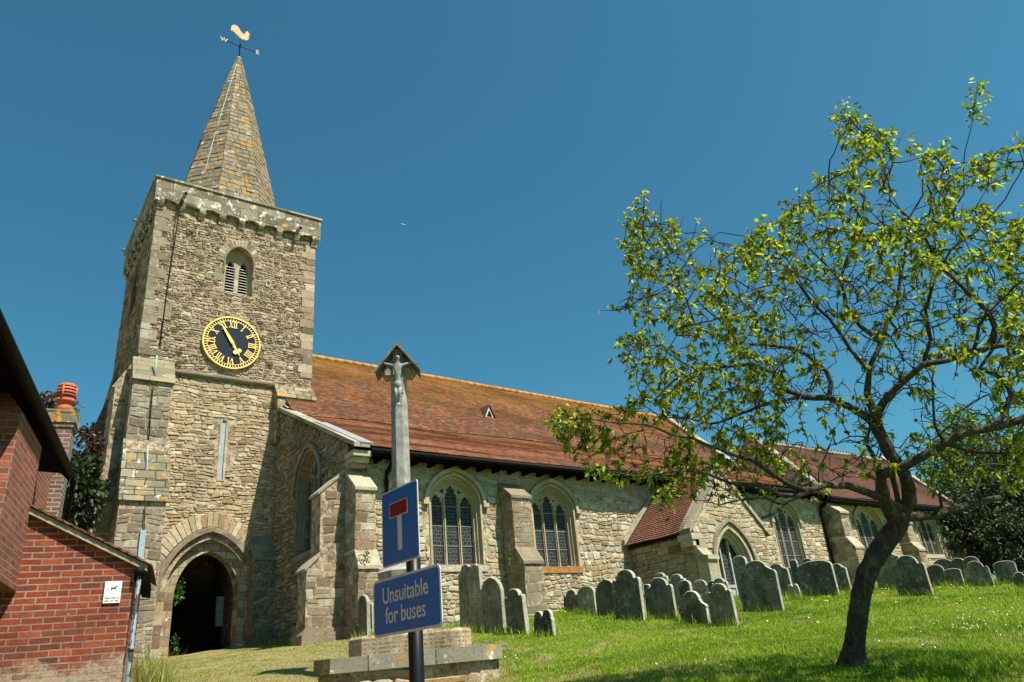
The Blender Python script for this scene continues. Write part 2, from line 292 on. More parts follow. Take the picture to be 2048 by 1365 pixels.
M['bark'] = _k.fin(_c, .9, _k.bump(_k.math('ADD', _n, _k.math('MULTIPLY', _k.noise(_k.vm('MULTIPLY', _p, (1, 1, .3)), 9, 5, .7), 1.5)), 1.0, .05), .15)

def leaf_mat(name, cols, trans=.35, rough=.45):
    k = NT(name); isl = k.island(); n = len(cols)
    big = k.noise(k.pos(), 1.1, 3)
    f = k.math('ADD', k.math('MULTIPLY', isl, .75), k.math('MULTIPLY', big, .3))
    col = k.ramp(f, [((i+.5)/n, c) for i, c in enumerate(cols)])
    k.fin(col, rough, None, .35)
    tr = k.n('ShaderNodeBsdfTranslucent'); k.l(k.mix(1, col, (1.4, 1.5, .55), 'MULTIPLY'), tr.inputs[0])
    mx = k.n('ShaderNodeMixShader'); mx.inputs[0].default_value = trans
    k.l(k.b.outputs[0], mx.inputs[1]); k.l(tr.outputs[0], mx.inputs[2]); k.l(mx.outputs[0], k.out.inputs[0]); return k.m
M['leaf'] = leaf_mat('orchard_leaf', [(.035,.06,.012), (.085,.13,.016), (.16,.21,.02), (.24,.29,.025), (.32,.38,.035), (.50,.47,.06)], .45)
M['blossom'] = leaf_mat('pink_blossom', [(.55,.20,.22), (.45,.16,.13), (.6,.35,.3)], .3)
M['copper_leaf'] = leaf_mat('copper_leaf', [(.03,.014,.012), (.05,.022,.016), (.09,.04,.024)], .3)
M['dark_leaf'] = leaf_mat('evergreen_leaf', [(.010,.018,.006), (.018,.030,.008), (.03,.045,.012), (.05,.06,.015)], .15, .6)
M['mid_leaf'] = leaf_mat('bush_leaf', [(.05,.09,.02), (.08,.13,.025), (.12,.17,.03)], .35)
M['ivy'] = leaf_mat('ivy_leaf', [(.03,.08,.015), (.06,.13,.02), (.09,.17,.03)], .35)

def grass_col(k, p):
    a = k.noise(p, .55, 5, .65); b = k.noise(k.vm('ADD', p, (40, 3, 0)), 1.5, 6, .7)
    g = k.ramp(a, [(.3, (.11, .19, .010)), (.5, (.18, .27, .014)), (.7, (.26, .34, .03))])
    sx = k.n('ShaderNodeSeparateXYZ'); k.l(p, sx.inputs[0])
    # worn, strawy turf shows in patches on the bank round the memorial and in the foreground
    near = k.n('ShaderNodeMapRange'); k.l(k.math('ADD', sx.outputs[0], k.math('MULTIPLY', sx.outputs[1], -.35)), near.inputs[0])
    near.inputs[1].default_value = 5.5; near.inputs[2].default_value = 1.0
    st = k.step(k.math('ADD', b, k.math('MULTIPLY', near.outputs[0], .17)), .54, .66)
    ln = k.n('ShaderNodeVectorMath', operation='LENGTH'); k.l(p, ln.inputs[0]); nr = k.n('ShaderNodeMapRange'); k.l(ln.outputs[1], nr.inputs[0]); nr.inputs[1].default_value = 12; nr.inputs[2].default_value = 7
    st = k.math('MAXIMUM', st, k.step(k.math('ADD', k.noise(k.vm('ADD', p, (4, 30, 0)), 1.1, 6, .75), k.math('MULTIPLY', nr.outputs[0], .07)), .60, .68))
    return g, st
k = NT('turf_soil'); p = k.pos(); g, st = grass_col(k, p)
col = k.mix(.8, k.mix(st, k.mix(.4, g, (.05, .07, .012)), (.30, .24, .11)), k.ramp(k.noise(p, 28, 7, .8), [(.3, .35), (.7, 1.35)]), 'MULTIPLY')
M['ground'] = k.fin(col, .95, k.bump(k.noise(p, 30, 6, .8), 1, .04), .1)
k = NT('grass_blade'); p = k.pos(); g, st = grass_col(k, p); isl = k.island()
col = k.mix(k.math('MULTIPLY', k.math('MULTIPLY', st, k.step(isl, .15, .4)), .85), g, (.33, .28, .12))
col = k.mix(1, col, k.ramp(isl, [(0, .6), (.5, 1.0), (.9, 1.45), (1, 1.9)]), 'MULTIPLY')
k.fin(col, .6, None, .25)
tr = k.n('ShaderNodeBsdfTranslucent'); k.l(k.mix(1, col, (1.2, 1.3, .5), 'MULTIPLY'), tr.inputs[0])
mx = k.n('ShaderNodeMixShader'); mx.inputs[0].default_value = .35
k.l(k.b.outputs[0], mx.inputs[1]); k.l(tr.outputs[0], mx.inputs[2]); k.l(mx.outputs[0], k.out.inputs[0]); M['grass'] = k.m
M['daisy'] = plain('daisy_petal', (.8, .8, .76), .6, .3, 0, .05); M['buttercup'] = plain('buttercup_petal', (.8, .6, .02), .5, .3, 0, .05)

# ------------------------------------------------------------------ mesh builders
def V(*a): return Vector(a)
class MB:
    def __init__(s): s.v = []; s.f = []; s.mi = []; s.cur = 0; s.sm = []
    def add(s, vs, fs, smooth=False):
        o = len(s.v); s.v += [tuple(v) for v in vs]; s.f += [tuple(i+o for i in f) for f in fs]
        s.mi += [s.cur]*len(fs); s.sm += [smooth]*len(fs); return s
    def hexa(s, p):      # p: 4 bottom, 4 top, both counter-clockwise seen from above
        return s.add(p, [(3,2,1,0), (4,5,6,7), (0,1,5,4), (1,2,6,5), (2,3,7,6), (3,0,4,7)])
    def box(s, x0, x1, y0, y1, z0, z1, j=0):
        r = (lambda: random.uniform(-j, j)) if j else (lambda: 0)
        return s.hexa([(x0+r(),y0+r(),z0+r()),(x1+r(),y0+r(),z0+r()),(x1+r(),y1+r(),z0+r()),(x0+r(),y1+r(),z0+r()),(x0+r(),y0+r(),z1+r()),(x1+r(),y0+r(),z1+r()),(x1+r(),y1+r(),z1+r()),(x0+r(),y1+r(),z1+r())])
    def obox(s, o, a, b, c):   # origin and three edge vectors
        o = Vector(o); return s.hexa([o, o+a, o+a+b, o+b, o+c, o+a+c, o+a+b+c, o+b+c])
    def plate(s, outer, holes, o, ux, uz, th, cham=0, side=None):
        """solid slab: 2D outline with holes, standing on o, front face towards ux x uz"""
        o = Vector(o); n = ux.cross(uz).normalized(); loops = [list(outer)] + [list(h) for h in holes]
        flat = [p for l in loops for p in l]
        tris = tessellate_polygon([[Vector((p[0], p[1], 0)) for p in l] for l in loops])
        N = len(flat); cx = sum(p[0] for p in outer)/len(outer); cy = sum(p[1] for p in outer)/len(outer)
        def P(p, d, ins=0):
            a, b = p
            if ins:
                l = max(.01, sqrt((a-cx)**2+(b-cy)**2)); a -= (a-cx)/l*ins; b -= (b-cy)/l*ins
            return o + ux*a + uz*b - n*d
        fs = []; A0 = []
        vs = [P(p, 0, cham) for p in flat] + [P(p, th, cham) for p in flat]
        for t in tris:
            a, b, c = [Vector((*flat[i], 0)) for i in t]
            t = t if (b-a).cross(c-a).z > 0 else t[::-1]
            fs.append(tuple(t)); fs.append(tuple(i+N for i in t[::-1]))
        s.add(vs, fs); cur0 = s.cur
        if side is not None: s.cur = side
        k = 0
        for li, l in enumerate(loops):
            m = len(l); ar = sum(l[i][0]*l[(i+1) % m][1]-l[(i+1) % m][0]*l[i][1] for i in range(m))
            ccw = (ar > 0) == (li == 0)
            if cham: rings = [(0, cham), (cham, 0), (th-cham, 0), (th, cham)]
            else: rings = [(0, 0), (th, 0)]
            vs = [P(p, d, ins) for d, ins in rings for p in l]; fs = []
            for r in range(len(rings)-1):
                for i in range(m):
                    j = (i+1) % m; q = (r*m+i, (r+1)*m+i, (r+1)*m+j, r*m+j)
                    fs.append(q if ccw else q[::-1])
            s.add(vs, fs); k += m
        s.cur = cur0; return s
    def tube(s, pts, rad, n=8, cap=True, smooth=True):
        pts = [Vector(p) for p in pts]; rad = rad if isinstance(rad, (list, tuple)) else [rad]*len(pts)
        vs = []; up = None
        for i, p in enumerate(pts):
            t = (pts[min(i+1, len(pts)-1)] - pts[max(i-1, 0)]).normalized()
            if up is None: up = Vector((0, 0, 1)) if abs(t.z) < .9 else Vector((1, 0, 0))
            a = t.cross(up)
            if a.length < 1e-4: a = t.orthogonal()
            a.normalize(); b = a.cross(t); up = b
            vs += [p + (a*cos(2*pi*k/n) + b*sin(2*pi*k/n))*rad[i] for k in range(n)]
        fs = [(i*n+k, i*n+(k+1) % n, (i+1)*n+(k+1) % n, (i+1)*n+k) for i in range(len(pts)-1) for k in range(n)]
        if cap: fs += [tuple(range(n))[::-1], tuple((len(pts)-1)*n+k for k in range(n))]
        return s.add(vs, fs, smooth)
    def lathe(s, c, prof, n=24, smooth=True):
        c = Vector(c); vs = [c + V(r*cos(2*pi*k/n), r*sin(2*pi*k/n), z) for r, z in prof for k in range(n)]
        fs = [(i*n+k, i*n+(k+1) % n, (i+1)*n+(k+1) % n, (i+1)*n+k) for i in range(len(prof)-1) for k in range(n)]
        fs += [tuple(range(n))[::-1], tuple((len(prof)-1)*n+k for k in range(n))]
        return s.add(vs, fs, smooth)
    def build(s, name, mat, parent=None, smooth=None):
        me = bpy.data.meshes.new(name); off = Vector((0, 0, 0)); q = parent
        while q is not None: off = off + q.location; q = q.parent
        nv = np.array(s.v, dtype=np.float32)
        me.from_pydata([tuple(r) for r in (nv - np.array(off, dtype=np.float32)).tolist()], [], s.f)
        mats = mat if isinstance(mat, (list, tuple)) else [mat]
        for m in mats: me.materials.append(M[m] if isinstance(m, str) else m)
        me.polygons.foreach_set('material_index', s.mi)
        me.polygons.foreach_set('use_smooth', s.sm if smooth is None else [smooth]*len(s.f))
        uvl = me.uv_layers.new(name='UVMap'); me.update()
        co = nv.astype(float); uvs = np.zeros((len(me.loops), 2)); li = np.zeros(len(me.loops), dtype=np.int64); me.loops.foreach_get('vertex_index', li)
        nm = np.zeros(len(me.polygons)*3); me.polygons.foreach_get('normal', nm); nm = nm.reshape(-1, 3)
        lt = np.zeros(len(me.polygons), dtype=np.int64); me.polygons.foreach_get('loop_total', lt)
        ln = np.repeat(nm, lt, axis=0); P = co[li]
        t = np.stack([-ln[:, 1], ln[:, 0], np.zeros(len(ln))], -1); L = np.linalg.norm(t, axis=1); flat = L < .25
        t = t/np.maximum(L, 1e-6)[:, None]; b = np.cross(ln, t)
        uvs[:, 0] = np.where(flat, P[:, 0], (t*P).sum(1)); uvs[:, 1] = np.where(flat, P[:, 1], (b*P).sum(1))
        uvl.data.foreach_set('uv', uvs.astype(np.float32).ravel())
        o = bpy.data.objects.new(name, me); C.objects.link(o)
        if parent is not None: o.parent = parent
        return o
def big_mesh(name, verts, faces, mat, parent=None):
    """quick path for very many small faces; faces is an (n,k) array"""
    verts = np.asarray(verts, np.float32); faces = np.asarray(faces, np.int32); off = Vector((0, 0, 0)); q = parent
    while q is not None: off = off + q.location; q = q.parent
    verts = verts - np.array(off, np.float32)
    me = bpy.data.meshes.new(name); n, kk = faces.shape
    me.vertices.add(len(verts)); me.vertices.foreach_set('co', verts.ravel())
    me.loops.add(n*kk); me.loops.foreach_set('vertex_index', faces.ravel())
    me.polygons.add(n); me.polygons.foreach_set('loop_start', np.arange(0, n*kk, kk, dtype=np.int32))
    me.update(calc_edges=True); me.validate()
    me.materials.append(M[mat]); o = bpy.data.objects.new(name, me); C.objects.link(o)
    if parent is not None: o.parent = parent
    return o
def tag(o, label=None, cat=None, group=None, kind=None):
    if label: o['label'] = label
    if cat: o['category'] = cat
    if group: o['group'] = group
    if kind: o['kind'] = kind
    return o
def thing(name, loc, label, cat, group=None):
    o = bpy.data.objects.new(name, None); C.objects.link(o); o.location = loc; o.empty_display_size = .3
    return tag(o, label, cat, group)
def arch(x0, x1, z0, zs, za, k=.8, n=10):
    """pointed arch outline, counter-clockwise from bottom left"""
    w = (x1-x0)/2; xm = (x0+x1)/2; K = k*pi/2
    R = [(x1 - w*(1-cos(i/n*K))/(1-cos(K)), zs + (za-zs)*sin(i/n*K)/sin(K)) for i in range(n+1)]
    return [(x0, z0), (x1, z0)] + R + [(2*xm-a, b) for a, b in R[-2::-1]]
def cusped(x0, x1, z0, zs, za, amp=.2, n=16):
    w = (x1-x0)/2; xm = (x0+x1)/2; K = .72*pi/2; R = []
    for i in range(n+1):
        s = i/n; a = w*(cos(s*K)-cos(K))/(1-cos(K)); b = zs+(za-zs)*sin(s*K)/sin(K)
        a -= w*amp*(math.exp(-((s-.38)/.07)**2) + .55*math.exp(-((s-.72)/.06)**2))
        R.append((xm+max(a, 0), b))
    return [(x0, z0), (x1, z0)] + R + [(2*xm-a, b) for a, b in R[-2::-1]]
X_, Y_, Z_ = V(1,0,0), V(0,1,0), V(0,0,1)
def text_mesh(txt, size, o, ux, uz, th, name, mat, parent, bold=0):
    cu = bpy.data.curves.new(name, 'FONT'); cu.body = txt; cu.size = size; cu.extrude = th; cu.align_x = 'CENTER'; cu.align_y = 'CENTER'; cu.offset = bold; cu.resolution_u = 4
    tmp = bpy.data.objects.new('tmp', cu); C.objects.link(tmp); bpy.context.view_layer.update()
    me = bpy.data.meshes.new_from_object(tmp.evaluated_get(bpy.context.evaluated_depsgraph_get())); bpy.data.objects.remove(tmp)
    n = ux.cross(uz); off = Vector((0, 0, 0)); q = parent
    while q is not None: off = off + q.location; q = q.parent
    o = Vector(o) - off
    for v in me.vertices: v.co = o + ux*v.co.x + uz*v.co.y + n*v.co.z
    me.materials.clear(); me.materials.append(M[mat]); ob = bpy.data.objects.new(name, me); C.objects.link(ob)
    if parent is not None: ob.parent = parent
    return ob
def skin(name, pts, edges, rad, mat, parent, sub=2):
    me = bpy.data.meshes.new('tmp'); me.from_pydata([tuple(p) for p in pts], edges, []); me.update()
    o = bpy.data.objects.new('tmp', me); C.objects.link(o)
    sk = o.modifiers.new('s', 'SKIN'); ss = o.modifiers.new('u', 'SUBSURF'); ss.levels = sub; ss.render_levels = sub; sk.use_smooth_shade = True
    for i, r in enumerate(rad):
        r = r if isinstance(r, tuple) else (r, r); me.skin_vertices[0].data[i].radius = r
    me.skin_vertices[0].data[0].use_root = True
    bpy.context.view_layer.update()
    m2 = bpy.data.meshes.new_from_object(o.evaluated_get(bpy.context.evaluated_depsgraph_get())); bpy.data.objects.remove(o)
    off = Vector((0, 0, 0)); q = parent
    while q is not None: off = off + q.location; q = q.parent
    for v in m2.vertices: v.co -= off
    m2.materials.clear(); m2.materials.append(M[mat]); ob = bpy.data.objects.new(name, m2); C.objects.link(ob)
    for p in m2.polygons: p.use_smooth = True
    if parent is not None: ob.parent = parent
    return ob
# ------------------------------------------------------------------ real stones laid over a mortar bed
def clad(mb, region, holes, o, ux, hr, wr, gap=.012, jit=.02, proud=(.004, .03), slot=1, rough=1.0, warp=.09):
    """lay irregular coursed stones inside a 2D region (a along ux, b up); o on the wall face"""
    o = Vector(o); n = ux.cross(Z_).normalized(); a0 = min(p[0] for p in region); a1 = max(p[0] for p in region); b0 = min(p[1] for p in region); b1 = max(p[1] for p in region)
    hb = [(min(p[0] for p in h), max(p[0] for p in h), min(p[1] for p in h), max(p[1] for p in h)) for h in holes]
    old = mb.cur; mb.cur = slot; b = b0
    while b < b1:
        h = random.uniform(*hr); a = a0-random.uniform(0, wr[0]); ph = random.uniform(0, 9)
        while a < a1:
            w = random.uniform(*wr)*(.6+.8*random.random()); aa, ab = max(a, a0), min(a+w, a1); a += w
            if ab-aa < .05: continue
            sub = [(b, b+h)] if (random.random() < .72 or h < .11) else [(b, b+h*.5), (b+h*.5, b+h)]
            wv = lambda x: .5*jit*sin(x*2.1+ph)+.35*jit*sin(x*5.3+ph*2)
            for c0, c1 in sub:
                q = [(aa, c0), (ab, c0), (ab, c1), (aa, c1)]; mid = ((aa+ab)/2, (c0+c1)/2)
                if not all(inpoly(*p, region) or p[0] in (a0, a1) for p in (mid, (aa+.03, c0+.02), (ab-.03, c0+.02), (ab-.03, c1-.01), (aa+.03, c1-.01))): continue
                bad = False
                for hl, (ha, hb_, hc, hd) in zip(holes, hb):
                    if ab < ha or aa > hb_ or c1 < hc or c0 > hd: continue
                    if inpoly(*mid, hl) or any(inpoly(x, y, hl) for x, y in q) or any(inpoly(aa+(ab-aa)*t, y, hl) for t in (.25, .5, .75) for y in (c0, c1)): bad = True
                if bad: continue
                g = gap*random.uniform(.6, 1.7); J = lambda s=1: random.uniform(-jit, jit)*.5*s*rough
                W, H = ab-aa-g, c1-c0-g; pr = random.uniform(*proud); ring = []
                cx, cy = mid[0], mid[1]+wv(mid[0])
                rc = min(.35, .05/max(W, .05)*rough); k_ = []
                for (sx, sy) in ((-1, -1), (1, -1), (1, 1), (-1, 1)):
                    for (ex, ey) in (((1-rc*1.6), 1), (1, (1-rc*1.2))) if sx*sy < 0 else ((1, (1-rc*1.2)), ((1-rc*1.6), 1)):
                        k_.append((cx+sx*W/2*ex+J(.6), cy+sy*H/2*ey+J(.7)))
                m = len(k_)
                tilt_a, tilt_b = random.uniform(-.012, .012), random.uniform(-.012, .012)
                def wp(x, y, A=warp):
                    return (x+A*.8*noise.noise(V(x*1.3, y*1.3, 1.7))+A*.35*noise.noise(V(x*4, y*4, 5)), y+A*1.3*noise.noise(V(x*1.1, y*1.5, 8.1))+A*.5*noise.noise(V(x*3.7, y*4.3, 2.2)))
                kw = [wp(*p) for p in k_]; cw = wp(cx, cy)
                P = lambda p, d, s: o+ux*(cw[0]+(p[0]-cw[0])*s)+Z_*(cw[1]+(p[1]-cw[1])*s)+n*(d+tilt_a*(p[0]-cw[0])/max(W, .1)*s+tilt_b*(p[1]-cw[1])/max(H, .1)*s)
                vs = [P(p, -.012, 1) for p in kw]+[P(p, pr*.75+random.uniform(-.003, .003), .95) for p in kw]+[P(p, pr+.008*rough+random.uniform(-.004, .004)*rough, .72) for p in kw]
                fs = [(r_*m+i, r_*m+(i+1) % m, (r_+1)*m+(i+1) % m, (r_+1)*m+i) for r_ in (0, 1) for i in range(m)]+[tuple(2*m+i for i in range(m))]
                # keep faces pointing outward
                mb.add(vs, fs)
        b += h
    mb.cur = old
def inpoly(x, y, P):
    c = False; j = len(P)-1
    for i in range(len(P)):
        if (P[i][1] > y) != (P[j][1] > y) and x < (P[j][0]-P[i][0])*(y-P[i][1])/(P[j][1]-P[i][1])+P[i][0]: c = not c
        j = i
    return c
def stone_mat(name, cols, white=.2, orange=.05, stain=.3, stain_col=(.07,.065,.05), moss=0, cols2=None, split=None, bump=.8, dark=1.0):
    """one colour per laid stone, weathered; stones are real geometry"""
    k = NT(name); p = k.pos(); isl = k.island(); n = len(cols)
    col = k.ramp(isl, [((i+.5)/n, c) for i, c in enumerate(cols)], 'LINEAR')
    if cols2:
        s = k.n('ShaderNodeSeparateXYZ'); k.l(p, s.inputs[0]); m2 = k.ramp(isl, [((i+.5)/len(cols2), c) for i, c in enumerate(cols2)])
        h = k.math('ADD', s.outputs[2], k.math('MULTIPLY', k.math('SUBTRACT', k.noise(p, 1.0, 4, .7), .5), 2.2)); f = k.n('ShaderNodeMapRange'); k.l(h, f.inputs[0]); f.inputs[1].default_value = split-.4; f.inputs[2].default_value = split+.4
        col = k.mix(f.outputs[0], m2, col)
    fine = k.noise(p, 26, 8, .8); mid = k.noise(p, 6, 6, .75)
    col = k.mix(.75, col, k.ramp(fine, [(.30, .3), (.47, .85), (.62, 1.2), (.75, 1.5)]), 'MULTIPLY')
    col = k.mix(.5, col, k.ramp(mid, [(.32, .5), (.68, 1.35)]), 'MULTIPLY')
    if stain: col = k.mix(k.math('MULTIPLY', k.step(k.noise(p, .6, 8, .74), .46, .66), stain), col, stain_col)
    if moss: col = k.mix(k.math('MULTIPLY', k.step(k.noise(p, 1.9, 7, .75), .5, .7), moss), col, (.07, .085, .03))
    if white: col = k.mix(k.math('MULTIPLY', k.step(k.noise(p, 3.4, 8, .76), .66-white*.13, .70-white*.13), .85), col, (.50, .49, .43))
    if orange: col = k.mix(k.math('MULTIPLY', k.step(k.noise(k.vm('ADD', p, (31, 7, 0)), 2.3, 8, .78), .66-orange*.16, .71-orange*.16), .8), col, (.42, .21, .035))
    return k.fin(col, .93, k.bump(k.math('ADD', fine, k.math('MULTIPLY', mid, .8)), bump, .03), .12)
def mortar_mat(name, col, dark):
    k = NT(name); p = k.pos(); c = k.mix(k.step(k.noise(p, 5, 7, .8), .42, .60), dark, col)
    c = k.mix(.7, c, k.ramp(k.noise(p, 30, 6, .8), [(.3, .4), (.7, 1.4)]), 'MULTIPLY'); return k.fin(c, .95, k.bump(k.noise(p, 22, 7, .8), 1, .03), .1)
UPPER = [(.21,.15,.095), (.34,.25,.165), (.48,.38,.27), (.27,.19,.12), (.57,.48,.36), (.24,.19,.145), (.39,.27,.17), (.53,.45,.34), (.15,.11,.08)]
LOWER = [(.42,.32,.19), (.54,.44,.29), (.32,.22,.12), (.50,.39,.25), (.60,.51,.36), (.38,.31,.22), (.47,.33,.19)]
CREAM = [(.52,.42,.28), (.34,.25,.15), (.58,.51,.38), (.42,.35,.24), (.28,.20,.12), (.53,.46,.34), (.34,.31,.25), (.62,.56,.43), (.40,.27,.14)]
GREYB = [(.36,.34,.27), (.29,.25,.18), (.50,.49,.42), (.26,.22,.16), (.42,.40,.33), (.33,.32,.27)]
M['st_tower'] = stone_mat('tower_stone', UPPER, .22, .06, .3, cols2=LOWER, split=10.9)
M['st_west_shade'] = stone_mat('tower_shade_stone', [tuple(v*.75 for v in c) for c in UPPER], .1, .0, .5, moss=.4)  # upper tower stones darkened in colour for the shaded face, plus moss
M['st_aisle'] = stone_mat('aisle_stone', GREYB, .18, .03, .15, (.16,.13,.09), cols2=CREAM, split=5.75)
M['st_aisle_shade'] = stone_mat('aisle_shade_stone', [tuple(v*.66 for v in c) for c in CREAM], .08, .0, .55, moss=.45)  # cream aisle stones with the wall's shade painted in, plus moss
M['st_chapel'] = stone_mat('chapel_stone', [(.44,.33,.21), (.54,.44,.30), (.37,.23,.13), (.48,.39,.27), (.58,.50,.37), (.40,.35,.28)], .18, .03, .25)
M['st_butt'] = stone_mat('buttress_stone', [(.32,.24,.15), (.42,.36,.25), (.17,.11,.065), (.52,.47,.36), (.26,.18,.11), (.38,.30,.19), (.20,.14,.09)], .38, .10, .4)
M['st_lichen'] = stone_mat('lichened_stone', [(.24,.20,.14), (.34,.29,.21), (.17,.13,.09), (.40,.36,.28)], .55, .4, .5)
M['st_base'] = stone_mat('memorial_base_stone', [(.46,.36,.22), (.36,.26,.15), (.54,.48,.36), (.40,.28,.13)], .3, .5, .2)
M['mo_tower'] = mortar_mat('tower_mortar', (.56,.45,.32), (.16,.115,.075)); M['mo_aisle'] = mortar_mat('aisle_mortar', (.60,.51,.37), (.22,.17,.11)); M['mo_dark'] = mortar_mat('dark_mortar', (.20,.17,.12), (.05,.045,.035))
M['st_b2'] = stone_mat('brown_buttress_stone', [(.27,.21,.14), (.33,.27,.18), (.22,.17,.11), (.30,.24,.17)], .1, .03, .35)
M['st_pale'] = stone_mat('weathered_pale_stone', [(.46,.40,.29), (.52,.46,.35), (.38,.32,.22)], .15, .05, .55, (.15,.13,.10))
M['st_porch'] = stone_mat('porch_wall_stone', [(.38,.30,.19), (.44,.36,.24), (.34,.27,.17), (.17,.085,.04), (.41,.33,.21), (.28,.25,.19), (.36,.25,.14)], .1, .03, .25)
M['st_spire'] = stone_mat('spire_stone', [(.20,.16,.115), (.26,.215,.155), (.17,.135,.095), (.29,.245,.18), (.23,.19,.14)], .7, .80, .6)

M['edge'] = stone_mat('lit_lichened_edge', [(.42,.40,.32), (.34,.32,.25), (.5,.48,.4)], .6, .2, .3)  # headstone sides: lichen, and sunlit brightness put into the paler colour
# ================================================================== CHURCH
church = thing('church', (6.9, 26.8, 1.3), 'old rubble stone church with spired square tower, black and gold clock and red tiled roof', 'church')
def ex_x(mb, yz, x0, x1): return mb.plate([(-y, z) for y, z in yz], [], (x0, 0, 0), -Y_, Z_, x1-x0)
def ex_y(mb, xz, y0, y1): return mb.plate(xz, [], (0, y0, 0), X_, Z_, y1-y0)
TX0, TX1, TY0, TY1 = 3.68, 10.03, 26.86, 33.16
def band(x0, x1, zs, za, w, k=.8, z0=None, n=14):
    """arched band outside an arch of span x0..x1"""
    o = arch(x0-w, x1+w, z0 if z0 is not None else zs, zs, za+w*1.15, k, n); i = arch(x0, x1, z0 if z0 is not None else zs, zs, za, k, n)
    # o: bl, br, right..apex..left ; strip = outer path then inner path reversed
    return o[1:] + [o[0]] + [i[0]] + i[:1:-1] + [i[1]] if False else ([o[1]] + o[2:] + [o[0]] + [i[0]] + i[:1:-1] + [i[1]])
# ---- tower walls
SQ = lambda x0, x1, z0, z1: [(x0, z0), (x1, z0), (x1, z1), (x0, z1)]
arch_hole = arch(5.32, 8.02, .3, 3.15, 4.98, .86)
belfry_hole = arch(6.36, 7.48, 14.55, 15.95, 16.72, .95)
slit_hole = [(6.70, 7.05), (6.92, 7.05), (6.92, 9.25), (6.70, 9.25)]
mb = MB(); mb.plate([(TX0, .3), (TX1, .3), (TX1, 18.05), (TX0, 18.05)], [arch_hole, belfry_hole, slit_hole], (0, TY0, 0), X_, Z_, .9)
clad(mb, SQ(TX0+.02, TX1-.02, 11.05, 17.6), [belfry_hole], (0, TY0, 0), X_, (.06, .16), (.11, .32), gap=.02, rough=1.3)
clad(mb, SQ(4.84, TX1, .9, 10.8), [arch(5.0, 8.34, .3, 3.15, 5.3, .86), SQ(6.66, 6.95, 7.0, 9.3)], (0, TY0, 0), X_, (.09, .21), (.15, .46), gap=.02, rough=1.2)
tower = mb.build('tower_wall', ['mo_tower', 'st_tower'], church)
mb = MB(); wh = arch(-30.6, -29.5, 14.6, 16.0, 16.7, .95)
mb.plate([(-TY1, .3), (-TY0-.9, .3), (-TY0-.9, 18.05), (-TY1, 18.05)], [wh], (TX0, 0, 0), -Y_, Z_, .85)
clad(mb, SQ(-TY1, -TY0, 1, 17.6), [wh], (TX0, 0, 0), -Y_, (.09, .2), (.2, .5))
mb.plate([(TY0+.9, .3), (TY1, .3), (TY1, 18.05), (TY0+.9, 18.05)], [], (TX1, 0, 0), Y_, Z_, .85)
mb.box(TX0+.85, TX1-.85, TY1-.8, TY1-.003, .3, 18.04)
tw = mb.build('tower_wall', ['mo_dark', 'st_west_shade'], church)
mb = MB(); mb.box(TX0+.85, TX1-.85, TY0+.9, TY1-.8, 5.6, 14.2); mb.box(TX0+.9, TX1-.9, TY0+1.15, TY1-.9, 14.3, 17.9)
mb.box(TX0+.86, 5.31, TY0+.91, 31.9, .3, 5.59); mb.box(8.06, TX1-.86, TY0+.91, 31.9, .3, 5.59); mb.box(5.31, 8.06, 31.9, 32.3, .3, 5.59)
mb.build('tower_inside', 'aisle_shade', church)
# archway orders and hood
def ring_holes(): pass
mb = MB(); mb.plate(arch(5.32, 8.02, .3, 3.15, 4.98, .86), [arch(5.66, 7.74, .35, 3.1, 4.58, .94)], (0, TY0+.22, 0), X_, Z_, .6)
aw = mb.build('archway', 'butt', church)
mb = MB(); mb.plate(band(5.1, 8.22, 3.0, 5.22, .14, .90, z0=2.75), [], (0, TY0-.12, 0), X_, Z_, .14, .02); mb.build('hood_mould', 'dress_dark', aw)
mb = MB()
def vouss(mb, x0, x1, zs, za, w, y, k, n, proud=.03, skip=0):
    a = arch(x0, x1, zs, zs, za, k, n)[2:]; b = arch(x0-w, x1+w, zs, zs, za+w*1.1, k, n)[2:]
    for i in range(skip, len(a)-1):
        j = .012; f = lambda p, q, t: (p[0]+(q[0]-p[0])*t, p[1]+(q[1]-p[1])*t)
        q = [f(a[i], a[i+1], .06), f(b[i], b[i+1], .06+random.uniform(-j, j)), f(b[i], b[i+1], .94), f(a[i], a[i+1], .94)]
        r = random.uniform(.8, 1.12); q[1] = f(q[0], q[1], r); q[2] = f(q[3], q[2], r)
        mb.plate(q, [], (0, y-proud-random.uniform(0, .02), 0), X_, Z_, proud+.02, .008)
vouss(mb, 4.94, 8.38, 3.1, 5.42, .5, TY0, .86, 17, .035); mb.build('voussoirs', 'st_tower', aw)
for x, s in ((5.32, 1), (8.02, -1)):
    mb = MB()
    z = 1.0
    while z < 3.1:
        h = random.uniform(.25, .42); w = random.uniform(.3, .55); xs = sorted((x+s*.02, x-s*w)); mb.box(xs[0], xs[1], TY0-.035, TY0+.5, z, z+h-.012, .008); z += h
    mb.build('jamb_stones', 'st_butt', aw)
# door deep in the passage
mb = MB(); mb.plate(arch(5.9, 7.5, .8, 3.1, 4.2, .86), [], (0, 31.6, 0), X_, Z_, .1); mb.build('door', 'timber', church)
# string courses
mb = MB(); ex_x(mb, [(TY0+.05, 10.78), (TY0-.06, 10.78), (TY0-.14, 10.86), (TY0-.14, 10.93), (TY0+.05, 11.05)], 4.84, 8.58); mb.build('string_course', 'dress_dark', church)
